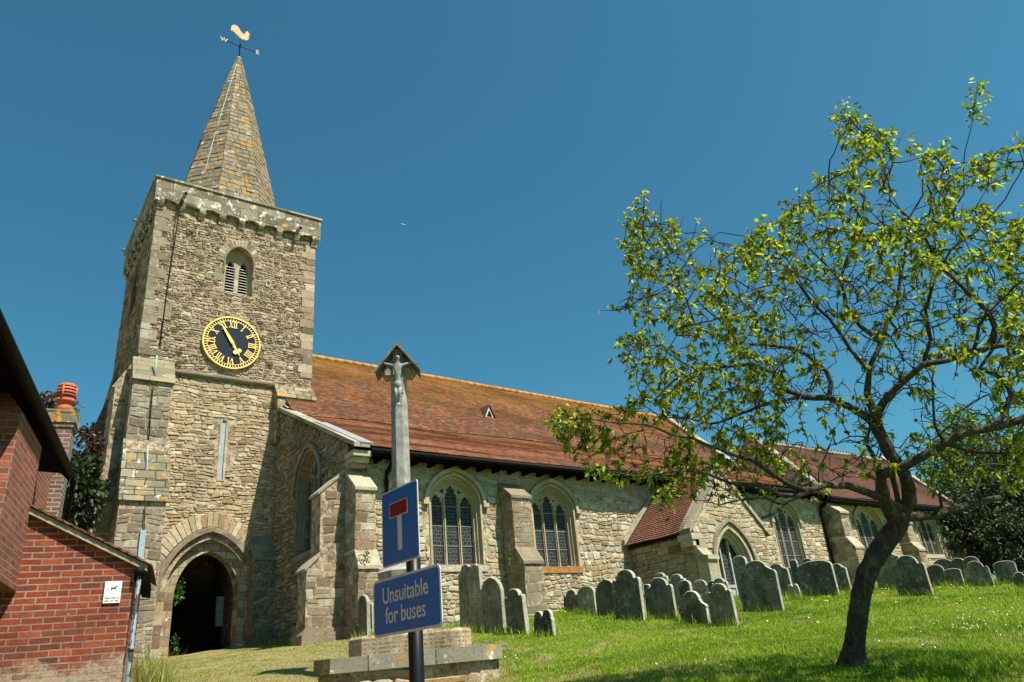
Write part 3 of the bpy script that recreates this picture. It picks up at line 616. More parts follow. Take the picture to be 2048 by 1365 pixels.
# ---- quoins
mb = MB(); mq = MB(); z = 11.4; a = 0
while z < 17.7:
    h = random.uniform(.2, .4); L, S = random.uniform(.42, .68), random.uniform(.24, .38)
    if a % 2: L, S = S, L
    mb.box(TX0-.045, TX0+L, TY0-.045, TY0+S, z, z+h-.015, .012); mq.box(TX1-(S+.1), TX1+.03, TY0-.045, TY0+L, z, z+h-.015, .012); z += h; a += 1
mb.build('quoins', 'st_lichen', church); mq.build('quoins', 'st_tower', church)
# ---- corbel table, parapet, coping
for i in range(9):
    x = 3.62 + (10.1-3.62-.24)*i/8
    mb = MB(); ex_x(mb, [(26.9, 18.0), (26.64, 18.0), (26.64, 17.86), (26.68, 17.76), (26.76, 17.68), (26.78, 17.55), (26.9, 17.46)], x, x+.24); mb.build('corbel', 'parapet', church)
for i in range(8):
    y = 26.64 + (33.1-26.64)*(i+.0)/8 + .1
    mb = MB(); ex_y(mb, [(3.66, 18.0), (3.46, 18.0), (3.46, 17.86), (3.5, 17.76), (3.58, 17.68), (3.6, 17.55), (3.66, 17.46)][::-1], y+.5, y+.74); mb.build('corbel', 'parapet', church)
mb = MB(); pts = [(3.5, 18.12), (10.22, 18.12)]
low = []; n = 8
for i in range(n):
    xa = 10.22-.06 - (6.6/n)*i; xb = xa-6.6/n
    for t in (.08, .2, .35, .5, .65, .8, .92): low.append((xa+(xb-xa)*t, 17.84+.17*sin(pi*t)**.6))
outer = [(3.5, 18.9), (3.5, 17.84)] + low[::-1] + [(10.22, 17.84), (10.22, 18.9)]
mb.plate(outer, [], (0, 26.66, 0), X_, Z_, .14)
mb.plate([(-(TY1+.18), 17.95), (-26.81, 17.95), (-26.81, 18.9), (-(TY1+.18), 18.9)], [], (3.48, 0, 0), -Y_, Z_, .3)
mb.plate([(26.81, 17.95), (TY1+.18, 17.95), (TY1+.18, 18.9), (26.81, 18.9)], [], (10.225, 0, 0), Y_, Z_, .3)
mb.box(3.8, 9.9, TY1-.1, TY1+.17, 17.96, 18.88)
par = mb.build('parapet', 'parapet', church)
mb = MB()
x = 3.44
while x < 10.28:
    w = min(random.uniform(.6, 1.0), 10.29-x); ex_x(mb, [(27.0, 18.9), (26.6, 18.9), (26.6, 18.98+random.uniform(-.01,.01)), (26.8, 19.05), (27.0, 19.02)], x, x+w-.012); x += w
y = 27.01
while y < TY1+.2:
    w = min(random.uniform(.7, 1.1), TY1+.25-y); mb.box(3.42, 3.8, y, y+w-.012, 18.9, 19.02, .006); mb.box(9.95, 10.28, y, y+w-.012, 18.9, 19.02, .006); y += w
mb.build('coping', 'coping', par)
mb = MB(); mb.box(3.7, 10.0, 26.9, 33.1, 18.06, 18.3); mb.build('tower_roof', 'lead', church)
for p, q in ((onY(369, 392, 26.55), V(0, -.28, -.05)), (onY(597, 460, 26.55), V(0, -.28, -.05)), (V(3.5, 29.0, 18.2), V(-.35, 0, -.05)), (V(3.5, 31.6, 18.2), V(-.35, 0, -.05))):
    mb = MB(); mb.tube([p - q*.5, p + q], .075, 10); mb.cur = 1; mb.tube([p+q*.99, p+q*1.01], .062, 10)
    mb.build('waterspout', ['lead', 'shade_black'], church)
# ---- spire
def octo(c, r, z, n=8, ph=pi/8): return [V(c[0]+r*cos(2*pi*k/n+ph), c[1]+r*sin(2*pi*k/n+ph), z) for k in range(n)]
SC = (6.95, 30.0); mb = MB(); rings = []; N = 44
for i in range(N+1):
    t = i/N; z = 18.2+(29.72-18.2)*t; r = (2.46*(1-t)+.10*t + .07*sin(pi*t))/cos(pi/8)
    ph = pi/8; rings.append([p + V(noise.noise(p*1.3), noise.noise(p*1.3+V(5,1,2)), 0)*.045 for p in octo(SC, r, z, 8, ph)])
for i in range(N):
    b = [p + (p-V(*SC, p.z))*.012/max(.2, (p-V(*SC, p.z)).length) for p in rings[i]]; mb.add(b+rings[i+1], [(k, (k+1) % 8, 8+(k+1) % 8, 8+k) for k in range(8)])
mb.add(rings[N], [tuple(range(8))]); mb.cur = 1
for i in range(N):
    for s_ in range(8):
        a, b, c_, d_ = rings[i][s_], rings[i][(s_+1) % 8], rings[i+1][(s_+1) % 8], rings[i+1][s_]; W = (b-a).length; m = max(1, int(W/.30+random.random())); cut = [0]+sorted((j_+random.uniform(-.28, .28))/m for j_ in range(1, m))+[1]
        nn_ = (b-a).cross(d_-a).normalized()
        for j_ in range(m):
            t0, t1 = cut[j_]+.006/max(W, .1)*2, cut[j_+1]-.006/max(W, .1)*2; pr = random.uniform(.012, .04); f = lambda t, h: (a.lerp(b, t)).lerp(d_.lerp(c_, t), h)
            q = [f(t0, .03), f(t1, .03), f(t1, .95), f(t0, .95)]
            o_ = [p+nn_*pr*(1.15 if kk < 2 else .7)+Vector(rng.normal(size=3))*.004 for kk, p in enumerate(q)]
            mb.add(q+o_, [(4, 5, 6, 7), (0, 1, 5, 4), (1, 2, 6, 5), (2, 3, 7, 6), (3, 0, 4, 7)])
spire = mb.build('spire', ['mo_dark', 'st_spire'], church)
mb = MB(); mb.lathe((*SC, 29.68), [(.13, 0), (.15, .05), (.11, .12), (.05, .2), (.0, .22)], 12); mb.build('spire_cap', 'copper', spire)
# ---- weathervane
vane = bpy.data.objects.new('weathervane', None); C.objects.link(vane); vane.parent = church; vane.location = V(SC[0], SC[1], 29.9)-church.location
mb = MB(); mb.tube([V(*SC, 29.8), V(*SC, 31.15)], .028, 8); mb.tube([V(6.22, 30, 30.62), V(7.72, 30, 30.62)], .018, 6); mb.tube([V(6.95, 29.8, 30.62), V(6.95, 30.2, 30.62)], .018, 6)
mb.lathe((*SC, 30.56), [(.02, 0), (.07, .05), (.02, .12)], 10); mb.build('rod', 'iron', vane)
_z = lambda x, y: (200+x/2.968, y/2.968)
M['vane_gilt'] = plain('faded_gilding', (.42,.28,.12), .6, .3, 0, .45, 22, .5)
ck = [(776,178),(780,155),(798,149),(818,160),(836,190),(852,206),(860,202),(866,190),(872,188),(880,193),(889,212),(882,218),(884,232),(872,243),(858,240),(852,236),(842,238),(836,230),(822,222),(826,214),(812,214),(814,204),(800,204),(803,192),(790,194),(792,182),(781,188)]
o2 = [onY(*_z(*p), 30.0) for p in ck]
mb = MB(); mb.plate([(p.x, p.z+.0) for p in o2][::-1], [], (0, 29.975, 0), X_, Z_, .05); mb.build('cockerel', 'vane_gilt', vane)
text_mesh('W', .36, V(6.14, 29.99, 30.64), X_, Z_, .012, 'letter', 'vane_gilt', vane, .006); text_mesh('E', .36, V(7.84, 29.99, 30.64), X_, Z_, .012, 'letter', 'vane_gilt', vane, .006)
# ---- lightning conductor
def strip(name, pts, w, mat, parent): mb = MB(); mb.tube(pts, w, 6); return mb.build(name, mat, parent)
def onspire(px, py):
    d = ray(px, py); best = None
    for i in range(4000):
        t = 20+i*.01; p = d*t; h = (29.72-p.z)/(29.72-18.2); r = 2.46*h+.1*(1-h)+.07*sin(pi*max(0, min(1, h)))+.03
        a = p-V(*SC, p.z); m = max(abs(a.x), abs(a.y), (abs(a.x)+abs(a.y))/sqrt(2))
        if m <= r: return p
    return d*36
strip('lightning_conductor', [onspire(*p) for p in ((474, 128), (466, 152), (452, 195), (437, 245), (424, 290), (412, 335), (404, 362))], .018, 'copper', church)
strip('lightning_conductor', [onY(*p, 26.62) for p in ((363, 398), (356, 440))]+[onY(*p, 26.80) for p in ((348, 490), (333, 590), (320, 690))], .022, 'iron', church)
strip('lightning_conductor', [onY(*p, 26.3) for p in ((314, 712), (311, 735), (309, 758))], .03, 'copper', church)
strip('lightning_conductor', [onY(*p, 26.22) for p in ((306, 775), (301, 830), (297, 884))], .018, 'iron', church)
strip('lightning_conductor', [onY(*p, 25.85) for p in ((296, 890), (293, 960), (292, 1008))], .022, 'zinc', church)
strip('lightning_conductor', [onY(*p, 25.62) for p in ((290, 1012), (288, 1060))], .016, 'iron', church)
mb = MB(); a, b = onY(287, 1060, 25.62), onY(280, 1128, 25.62); mb.obox(b+V(-.08, 0, 0), V(.16, 0, 0), V(0, .06, 0), a-b); mb.build('conductor_guard', 'zinc', church)
# ---- tower buttresses
mb = MB()
ex_x(mb, [(26.86, .3), (25.7, .3), (25.7, 5.75), (25.72, 5.9), (26.05, 7.95), (26.86, 7.95)][::1], 3.52, 4.88)
ex_x(mb, [(26.86, 7.95), (26.3, 7.95), (26.3, 10.2), (26.86, 10.2)], 3.55, 4.82)
clad(mb, SQ(3.53, 4.87, .9, 5.7), [], (0, 25.7, 0), X_, (.2, .34), (.3, .6), proud=(.002, .018)); clad(mb, SQ(3.56, 4.81, 8.0, 10.2), [], (0, 26.3, 0), X_, (.22, .34), (.3, .6), proud=(.002, .018))
sb = mb.build('buttress', ['mo_tower', 'st_lichen'], church)
mb = MB()
for i in range(5):
    t0, t1 = i/5, (i+1)/5; y0 = 26.18+.6*t0; z0 = 10.2+1.05*t0
    ex_x(mb, [(26.87, z0), (y0, z0), (y0+.1, z0+.2), (26.87, z0+.22)], 3.50, 4.87)
mb.build('weathering', 'wstone', sb)
mb = MB()
for i in range(6):
    t0 = i/6; y0 = 25.60+.52*t0; z0 = 5.9+2.15*t0
    ex_x(mb, [(26.4, z0), (y0, z0), (y0+.055, z0+.33), (26.4, z0+.35)], 3.47-.01*(i % 2), 4.92+.01*(i % 2))
mb.build('weathering', 'butt_lichen', sb)
mb = MB(); ex_y(mb, [(2.45, .3), (3.70, .3), (3.70, 11.3), (3.66, 11.3), (3.30, 10.65), (3.02, 10.15), (3.12, 10.1), (3.14, 7.4), (2.64, 6.05), (2.45, 5.6)], 27.1, 28.4); clad(mb, [(2.45, .9), (3.68, .9), (3.68, 11.2), (3.32, 10.6), (3.04, 10.1), (3.14, 10.0), (3.16, 7.4), (2.66, 6.0), (2.45, 5.5)], [], (0, 27.1, 0), X_, (.18, .32), (.25, .5), proud=(.002, .02)); mb.build('buttress', ['mo_tower', 'st_butt'], church)
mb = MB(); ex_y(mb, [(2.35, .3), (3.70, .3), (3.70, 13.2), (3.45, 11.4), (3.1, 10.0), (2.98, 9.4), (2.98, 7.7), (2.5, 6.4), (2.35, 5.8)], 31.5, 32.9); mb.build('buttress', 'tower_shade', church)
mb = MB(); mb.box(8.58, 10.06, 26.42, 26.87, 8.5, 10.3)
for i in range(3): z0 = 10.3+i*.2; ex_x(mb, [(26.88, z0), (26.36+.15*i, z0), (26.42+.15*i, z0+.18), (26.88, z0+.2)], 8.54, 10.1)
mb.build('buttress', 'butt_lichen', church)
mb = MB(); ex_x(mb, [(26.86, .3), (26.2, .3), (26.2, 4.3), (26.86, 5.1)], 7.98, 8.73)
mb.build('buttress', 'aisle_shade', church)
mb = MB(); ex_x(mb, [(26.86, 5.02), (26.15, 4.17), (26.15, 4.27), (26.86, 5.14)], 7.93, 8.73); mb.build('weathering', 'dress_dark', church)
# ---- belfry window, slit
def belfry(o, ux, Yin, par, shade=False):
    n = ux.cross(Z_)
    win = bpy.data.objects.new('belfry_window', None); C.objects.link(win); win.parent = church; win.location = Vector(o)+V(0, 0, 15)-church.location
    mb = MB(); mb.plate(arch(-.56, .56, 14.55, 15.95, 16.72, .95), [cusped(-.44, -.08, 14.63, 15.75, 16.2, .16), cusped(.08, .44, 14.63, 15.75, 16.2, .16)], Vector(o)-n*.3, ux, Z_, .22); mb.build('frame', 'dress', win)
    mb = MB(); mb.plate(band(-.56, .56, 15.9, 16.72, .07, .95, z0=15.4), [], Vector(o)+n*.06, ux, Z_, .08, .01); mb.build('surround', 'dress_dark', win)
    mb = MB()
    for i in range(11):
        z = 14.68+i*.125
        for xa in (-.43, .09): q = Vector(o)-n*.42+ux*xa+Z_*z; mb.obox(q, ux*.34, n*.13-Z_*.075, Z_*.02)
    mb.build('louvres', 'louvre', win)
    mb = MB(); mb.obox(Vector(o)-n*.62+ux*-.56+Z_*14.5, ux*1.12, n*.05, Z_*2.3); mb.build('recess', 'shade_black', win)  # black sheet behind the louvres paints the belfry's inner shade
    return win
belfry((6.92, TY0, 0), X_, 0, church); belfry((TX0, 30.05, 0), -Y_, 0, church)
mb = MB(); vouss(mb, 6.34, 7.50, 15.9, 16.75, .30, TY0, .95, 9, .03); mb.build('voussoirs', 'st_tower', church)
mb = MB(); mb.plate([(6.66, 7.0), (6.95, 7.0), (6.95, 9.3), (6.66, 9.3)], [[(6.72, 7.05), (6.87, 7.05), (6.87, 9.25), (6.72, 9.25)]], (0, TY0-.02, 0), X_, Z_, .25); f = mb.build('slit_window', 'dress', church)
mb = MB(); mb.box(6.7, 6.9, TY0+.03, TY0+.07, 7.02, 9.28); mb.build('pane', 'zinc', f)
for a_ in ((5.98, 6.27, TY0-.035, TY0+.1, 15.0, 15.62), (4.12, 4.58, TY0-.05, TY0+.1, 12.9, 13.55)): mb = MB(); mb.box(*a_); mb.build('replaced_stone', 'wstone', church)
mb = MB()
for p in ((536,568),): q = onY(*p, TY0)
mb.plate([(q.x+.13*cos(a), q.z+.16*sin(a)) for a in np.linspace(-pi/2, pi/2, 10)]+[(q.x-.1, q.z+.16), (q.x-.1, q.z-.16)], [[(q.x+.07*cos(a), q.z+.1*sin(a)) for a in np.linspace(-pi/2, pi/2, 8)]+[(q.x-.05, q.z+.1), (q.x-.05, q.z-.1)]], (0, TY0-.045, 0), X_, Z_, .05); mb.build('wall_tie', 'dress', church)
# ---- clock
CC = V(6.82, TY0, 12.36); R0 = 1.07
clk = bpy.data.objects.new('clock', None); C.objects.link(clk); clk.parent = church; clk.location = CC-church.location
circ = lambda r, n=72: [(r*cos(2*pi*i/n), r*sin(2*pi*i/n)) for i in range(n)]
mb = MB(); mb.plate(circ(R0), [], CC-Y_*.11, X_, Z_, .115); mb.build('dial', 'clockblack', clk)
mb = MB(); mb.plate(circ(R0+.02), [circ(R0-.03)], CC-Y_*.15, X_, Z_, .13, .01); mb.plate(circ(R0-.145), [circ(R0-.165)], CC-Y_*.125, X_, Z_, .02)
for i in range(60):
    a = 2*pi*i/60; w = .026 if i % 5 else .045; c, s = cos(a), sin(a); r1, r2 = R0-.15, R0-.04
    mb.plate([(c*r1+s*w/2, s*r1-c*w/2), (c*r2+s*w/2, s*r2-c*w/2), (c*r2-s*w/2, s*r2+c*w/2), (c*r1-s*w/2, s*r1+c*w/2)], [], CC-Y_*.125, X_, Z_, .02)
mb.build('minute_ring', 'gold', clk)
def numeral(txt, ang):
    mb = MB(); H = .25; th = .034; gap = .072; wd = {'I': .075, 'V': .17, 'X': .175}; tot = sum(wd[c] for c in txt); x = -tot/2
    rad = V(sin(ang), 0, cos(ang)); tan_ = V(cos(ang), 0, -sin(ang)); o = CC + rad*(R0-.31) - Y_*.13
    def bar(xa, xb, w): mb.plate([(xa-w/2, -H/2), (xa+w/2, -H/2), (xb+w/2, H/2), (xb-w/2, H/2)], [], o, tan_, rad, .02)
    def ser(xc, y, w=.075): mb.plate([(xc-w/2, y-.012), (xc+w/2, y-.012), (xc+w/2, y+.012), (xc-w/2, y+.012)], [], o-Y_*.003, tan_, rad, .02)
    for c in txt:
        w = wd[c]; xc = x+w/2
        if c == 'I': bar(xc, xc, th); ser(xc, -H/2); ser(xc, H/2)
        elif c == 'V': bar(xc, xc-.055, th+.008); bar(xc+.004, xc+.058, th*.5); ser(xc-.055, H/2); ser(xc+.058, H/2, .06)
        else: bar(xc+.055, xc-.055, th+.008); bar(xc-.055, xc+.055, th*.5); ser(xc-.055, H/2); ser(xc+.055, H/2, .06); ser(xc-.055, -H/2, .06); ser(xc+.055, -H/2)
        x += w
    return mb.build('numeral', 'gold', clk)
for i, t in enumerate(['XII', 'I', 'II', 'III', 'IIII', 'V', 'VI', 'VII', 'VIII', 'IX', 'X', 'XI']): numeral(t, 2*pi*i/12)
def hand(name, ang, L, w, blob, yo):
    rad = V(sin(ang), 0, cos(ang)); t_ = V(cos(ang), 0, -sin(ang)); mb = MB(); o = CC-Y_*yo
    mb.plate([(-w*.5, -.12), (w*.5, -.12), (w*.75, .1), (w*.3, L*.93), (0, L), (-w*.3, L*.93), (-w*.75, .1)], [], o, t_, rad, .02, .004)
    if blob:
        for s in (-1, 1): mb.plate([(s*.09+.085*cos(a), L*.68+.085*sin(a)) for a in np.linspace(0, 2*pi, 20, endpoint=False)], [], o-Y_*.004*s-Y_*.006, t_, rad, .02, .004)
    mb.lathe(o, [(.001, 0)], 8) if False else None
    mb.plate([(.07*cos(a), .07*sin(a)) for a in np.linspace(0, 2*pi, 16, endpoint=False)], [], o-Y_*.014, t_, rad, .03, .004)
    return mb.build(name, 'gold', clk)
hand('minute_hand', 2*pi*54.6/60, .84, .085, False, .18); hand('hour_hand', 2*pi*4.93/12, .60, .075, True, .155)

# ================================================================== aisle and nave
AX, AY = 8.73, 20.12
cz = lambda y: 6.52+.484*(y-19.46)        # top of the raking coping
rz = lambda y: cz(y)-.13                   # aisle roof surface
WW = arch(-24.42, -22.30, 3.98, 6.15, 7.38, .82, 14)
M['aisle'] = rubble('aisle_wall_rubble', [(.34,.31,.23), (.27,.22,.15), (.46,.44,.36), (.24,.20,.14), (.38,.35,.27)], (.46,.40,.29), 3.3, 6.8, .08, white=.25, stain=.22, stain_col=(.16,.13,.09), cols2=CRM, split=5.85)
mb = MB(); mb.plate([(-26.86, .3), (-20.12, .3), (-20.12, cz(20.12)-.16), (-26.86, cz(26.86)-.16)], [WW], (AX, 0, 0), -Y_, Z_, .598); clad(mb, [(-26.86, .9), (-20.12, .9), (-20.12, cz(20.12)-.16), (-26.86, cz(26.86)-.16)], [WW], (AX, 0, 0), -Y_, (.09, .2), (.14, .38), gap=.02, rough=1.2); mb.build('aisle_west_wall', ['mo_dark', 'st_aisle_shade'], church)
def wpx(l, r, sill, spring, apex):     # window opening from surveyed corners on the south wall
    return onY(*l, AY).x, onY(*r, AY).x, sill, spring, apex
WINS = [(11.40, 13.36, 3.08, 5.0, 5.98), (15.36, 17.30, 3.02, 4.95, 5.86)]
W3 = (28.75, 30.55, 2.9, 5.0, 5.9); W4 = (35.3, 37.6, 3.2, 5.05, 5.95); W5 = (41.2, 43.2, 3.65, 5.15, 5.95)
mb = MB(); mb.plate([(AX+.6, .3), (32.4, .3), (32.4, 6.62), (AX+.6, 6.62)], [arch(w[0], w[1], w[2], w[3], w[4], .84, 14) for w in WINS+[W3]], (0, AY, 0), X_, Z_, .7)
mb.box(AX, AX+.6, AY, AY+.001, .3, 6.5) if False else None
AW = [arch(w[0], w[1], w[2], w[3], w[4], .84, 14) for w in WINS+[W3]]
clad(mb, SQ(AX+.62, 32.4, .8, 5.35), AW, (0, AY, 0), X_, (.10, .23), (.14, .40), gap=.018, rough=1.3); clad(mb, SQ(AX+.62, 32.4, 5.37, 6.2), AW, (0, AY, 0), X_, (.17, .27), (.26, .55), proud=(.002, .012), rough=.5)
mb.build('aisle_south_wall', ['mo_aisle', 'st_aisle'], church)
mb = MB(); z = .8; a = 0
while z < 6.5:
    h = random.uniform(.26, .42); L, S = (.75, .42) if a % 2 else (.45, .7)
    mb.box(AX-.03, AX+L, AY-.03, AY+S, z, min(z+h-.012, 6.52), .008); z += h; a += 1
mb.build('corner_stones', 'st_butt', church)
mb = MB(); mb.plate([(32.4, .3), (45, .3), (45, 6.35), (32.4, 6.35)], [arch(w[0], w[1], w[2], w[3], w[4], .84, 14) for w in (W4, W5)], (0, AY+.004, 0), X_, Z_, .7)
clad(mb, SQ(32.4, 45, .8, 6.0), [arch(w[0], w[1], w[2], w[3], w[4], .84, 14) for w in (W4, W5)], (0, AY+.004, 0), X_, (.12, .24), (.22, .5))
mb.plate([(AY+.704, .3), (26.5, .3), (26.5, 6.3), (22.9, 9.7), (AY+.704, 7.0)], [], (45, 0, 0), Y_, Z_, .6)
mb.plate([(-26.4, 6.0), (-AY-.01, 6.0), (-AY-.01, 6.9), (-22.85, 10.0)], [], (32.2, 0, 0), -Y_, Z_, .5)
mb.build('chapel_wall', ['mo_aisle', 'st_chapel'], church)

def window(o, ux, w, ntr=3, glass='glass', jm='dress', hood=True, sillm='st_pale', rec=.34, fs=1.0, ds=1.0):
    rec = rec*ds
    """three-light traceried window; o = wall face origin, ux = along the wall"""
    x0, x1, z0, zs, za = w; n = ux.cross(Z_); o = Vector(o)
    win = bpy.data.objects.new('window', None); C.objects.link(win); win.parent = church; win.location = o + ux*((x0+x1)/2) + Z_*z0 - church.location
    A = lambda i, dz=0: arch(x0+i, x1-i, z0+.002, zs, za-i*1.2, .84, 14)
    mb = MB()
    for k, (i, d) in enumerate(((0.0, -.035), (.07*fs, .12*ds-.01), (.13*fs, .21*ds))): mb.plate(A(i-.001*(k > 0)), [arch(x0+i+.072*fs, x1-i-.072*fs, z0+.01+.01*k, zs, za-(i+.072*fs)*1.2, .84, 14)], o-n*d, ux, Z_, .12*ds+.02)
    mb.build('jambs', jm, win)
    f = .19*fs; a0, a1 = x0+f, x1-f; W = a1-a0; m = .075; lw = (W-2*m)/3; apz = za-f*1.2
    holes = []
    for i in range(3):
        l = a0+i*(lw+m); top = apz-.12 if i == 1 else zs+.30*(apz-zs)+.08; sp = top-.42 if i == 1 else top-.34
        holes.append(cusped(l+.01, l+lw-.01, z0+.03, sp, top, .30, 20))
    xm = (x0+x1)/2; z1 = zs+.30*(apz-zs)
    for s in (-1, 1):
        q = [(xm+s*(lw*.5+.03), z1+.12), (xm+s*(lw*.5+.20), z1+.20), (xm+s*(lw*.5+.12), apz-.30), (xm+s*(lw*.5+.02), apz-.24)]
        holes.append(q if s > 0 else q[::-1])
    mb = MB(); mb.plate(arch(a0-.006, a1+.006, z0+.02, zs, apz+.006, .84, 14), holes, o-n*.27*ds, ux, Z_, .12*ds, .0); mb.build('tracery', jm, win)
    mb = MB()
    for i in (0, 1): c = a0+lw+m/2+i*(lw+m); mb.plate([(c-.02, z0+.03), (c+.02, z0+.03), (c+.02, z1), (c-.02, z1)], [], o-n*.225*ds, ux, Z_, .06, .008)
    mb.build('mullions', jm, win)
    mb = MB(); mb.plate(arch(a0-.02, a1+.02, z0, zs, apz+.02, .84, 14), [], o-n*rec, ux, Z_, .02); g = mb.build('glass', glass, win)
    mb = MB()
    for z in np.arange(z0+.62, zs+.4, .62): mb.obox(o-n*(rec-.02)+ux*a0+Z_*z, ux*W, -n*.012, Z_*.014)
    mb.build('saddle_bars', 'zinc', win)
    mb = MB(); mb.obox(o+n*.06+ux*(x0-.06)+Z_*(z0-.2), ux*(x1-x0+.12), -n*.40, Z_*.19); mb.build('sill', sillm, win)
    if hood:
        mb = MB(); mb.plate(band(x0-.05, x1+.05, zs+.02, za+.06, .12, .84, z0=zs-.0), [], o+n*.11, ux, Z_, .13, .025)
        for x in (x0-.13, x1+.13): mb.obox(o+n*.13+ux*(x-.1)+Z_*(zs-.1), ux*.2, -n*.15, Z_*.13)
        mb.build('hood_mould', jm, win)
    return win
M['rust_sill'] = plain('iron_stained_sill', (.32,.14,.05), .85, .2, 0, .35, 7, .4)
w1 = window((0, AY, 0), X_, WINS[0]); w2 = window((0, AY, 0), X_, WINS[1], sillm='rust_sill')
window((0, AY, 0), X_, W3, glass='glass_plain', fs=.5, ds=.5); window((0, AY, 0), X_, W4, glass='glass_plain', fs=.5, ds=.5); window((0, AY, 0), X_, W5, glass='glass_plain', fs=.5, ds=.5)
window((AX, 0, 0), -Y_, (-24.42, -22.30, 3.98, 6.15, 7.38), glass='glass_plain', jm='dress_dark', sillm='dress_dark')
mb = MB()
for i in range(30): mb.obox(V(AX+.30, 23.04, 4.05+i*.085), V(0, .62, 0), V(-.05, 0, -.05), V(0, 0, .012))
mb.build('louvre_panel', 'greywood', church)

# ---- raking coping with lead
mb = MB(); y = 19.4
while y < 26.85:
    w = min(random.uniform(.7, 1.0), 26.86-y); y2 = y+w-.015
    mb.hexa([(8.6, y, cz(y)-.16), (9.1, y, cz(y)-.16), (9.1, y2, cz(y2)-.16), (8.6, y2, cz(y2)-.16), (8.6, y, cz(y)-.02), (9.1, y, cz(y)-.02), (9.1, y2, cz(y2)-.02), (8.6, y2, cz(y2)-.02)]); y += w
cp = mb.build('raking_coping', 'coping', church)
mb = MB(); mb.hexa([(8.78, 19.38, cz(19.38)-.02), (9.2, 19.38, cz(19.38)-.02), (9.2, 23.0, cz(23.0)-.02), (8.78, 23.0, cz(23.0)-.02), (8.78, 19.38, cz(19.38)+.008), (9.2, 19.38, cz(19.38)+.008), (9.2, 23.0, cz(23.0)+.008), (8.78, 23.0, cz(23.0)+.008)])
mb.build('lead_flashing', 'lead', cp)
mb = MB(); mb.hexa([(8.8, 26.0, 9.72), (10.5, 26.0, 9.72), (10.4, 26.5, 9.98), (8.8, 26.5, 9.98), (8.8, 26.0, 9.75), (10.5, 26.0, 9.75), (10.4, 26.5, 10.03), (8.8, 26.5, 10.03)]); mb.build('lead_flashing', 'lead', church)
mb = MB()
for i, (a, b) in enumerate(((.02, .18), (.2, .34), (.36, .46))): mb.box(8.62+.03*i, 9.2-.03*i, 19.5+.12*i, AY+.02, 6.28-b, 6.28-a)
mb.build('kneeler', 'st_pale', cp)

# ---- tiled roofs: real courses
def tiles(name, mat, EL, ER, RR, RL, parent, gauge=.105, step=.03, seg=.5, wob=.07, v0=0):
    EL, ER, RR, RL = map(Vector, (EL, ER, RR, RL)); n = (ER-EL).cross(RL-EL).normalized()
    if n.z < 0: n = -n
    L = (RL-EL).length; nc = max(2, int(L/gauge)); ns = max(2, int((ER-EL).length/seg)); vs = []; fs = []; uvs = []
    for i in range(nc):
        base = len(vs)
        for e, t in ((0, i/nc), (1, (i+1.25)/nc)):
            t = min(t, 1.0)
            for j in range(ns+1):
                u = j/ns; p = (EL*(1-u)+ER*u)*(1-t) + (RL*(1-u)+RR*u)*t
                q = V(p.x*.35, p.y*.8, p.z*.8); h = noise.noise(q)*wob + noise.noise(V(p.x*2.3, i*5.1, 0))*.006
                p = p + n*(h + (step if e == 0 else 0)); vs.append(p); uvs.append((u*(ER-EL).length+EL.x+.37*i, v0+.002+(i+e*.99)*.1))
        for j in range(ns): fs.append((base+j, base+j+1, base+ns+2+j, base+ns+1+j))
        b2 = len(vs)     # the exposed butt edge of the course
        for j in range(ns+1):
            vs.append(vs[base+j]); uvs.append((uvs[base+j][0], uvs[base+j][1]+.07))
        for j in range(ns+1):
            vs.append(vs[base+j]-n*(step+.006)); uvs.append((uvs[base+j][0], uvs[base+j][1]+.04))
        for j in range(ns): fs.append((b2+ns+1+j, b2+ns+2+j, b2+j+1, b2+j))
    b3 = len(vs); k4 = [EL-n*.16, ER-n*.16, RR-n*.16, RL-n*.16]; vs += k4; uvs += [(0, 0)]*4; fs.append((b3+3, b3+2, b3+1, b3))
    off = Vector((0, 0, 0)); q = parent
    while q is not None: off = off+q.location; q = q.parent
    me = bpy.data.meshes.new(name); me.from_pydata([tuple(v-off) for v in vs], [], fs); ul = me.uv_layers.new(name='UVMap')
    li = np.zeros(len(me.loops), dtype=np.int64); me.loops.foreach_get('vertex_index', li); ul.data.foreach_set('uv', np.array(uvs, np.float32)[li].ravel())
    me.materials.append(M[mat]); o = bpy.data.objects.new(name, me); C.objects.link(o); o.parent = parent; return o
YB, ZB = 25.6, rz(25.6)
aroof = tiles('aisle_roof', 'aisle_roof', (8.9, 19.5, rz(19.5)), (32.5, 19.5, rz(19.5)), (32.5, YB, ZB), (8.9, YB, ZB), church, step=.012, wob=.05)
nroof = tiles('nave_roof', 'nave_roof', (8.9, YB-.03, ZB), (34, YB-.03, ZB), (34, 30, 13.55), (8.9, 30, 13.85), church, v0=0)
tiles('nave_roof', 'nave_roof', (34, 34.4, ZB), (10, 34.4, ZB), (10, 30, 13.85), (34, 30, 13.55), church, gauge=.3)
mb = MB(); x = 10.03
while x < 34:
    zc = 13.85-.3*(x-8.9)/25.1+.02*noise.noise(V(x*.4, 0, 0)); mb.tube([V(x, 30, zc), V(x+.44, 30, zc-.005+random.uniform(-.008, .008))], .13, 8); x += .45
M['ridge'] = plain('lichened_ridge_tile', (.40,.19,.05), .9, .2, 0, .45, 3, .5)
mb.build('ridge_tiles', 'ridge', nroof)
tiles('chapel_roof', 'chapel_roof', (32.7, 19.5, 6.15), (45.1, 19.5, 6.15), (45.1, 22.85, 9.75), (32.7, 22.85, 9.75), church)
tiles('chapel_roof', 'chapel_roof', (45.1, 26.2, 6.15), (32.7, 26.2, 6.15), (32.7, 22.85, 9.75), (45.1, 22.85, 9.75), church, gauge=.3)
mb = MB(); x = 32.8
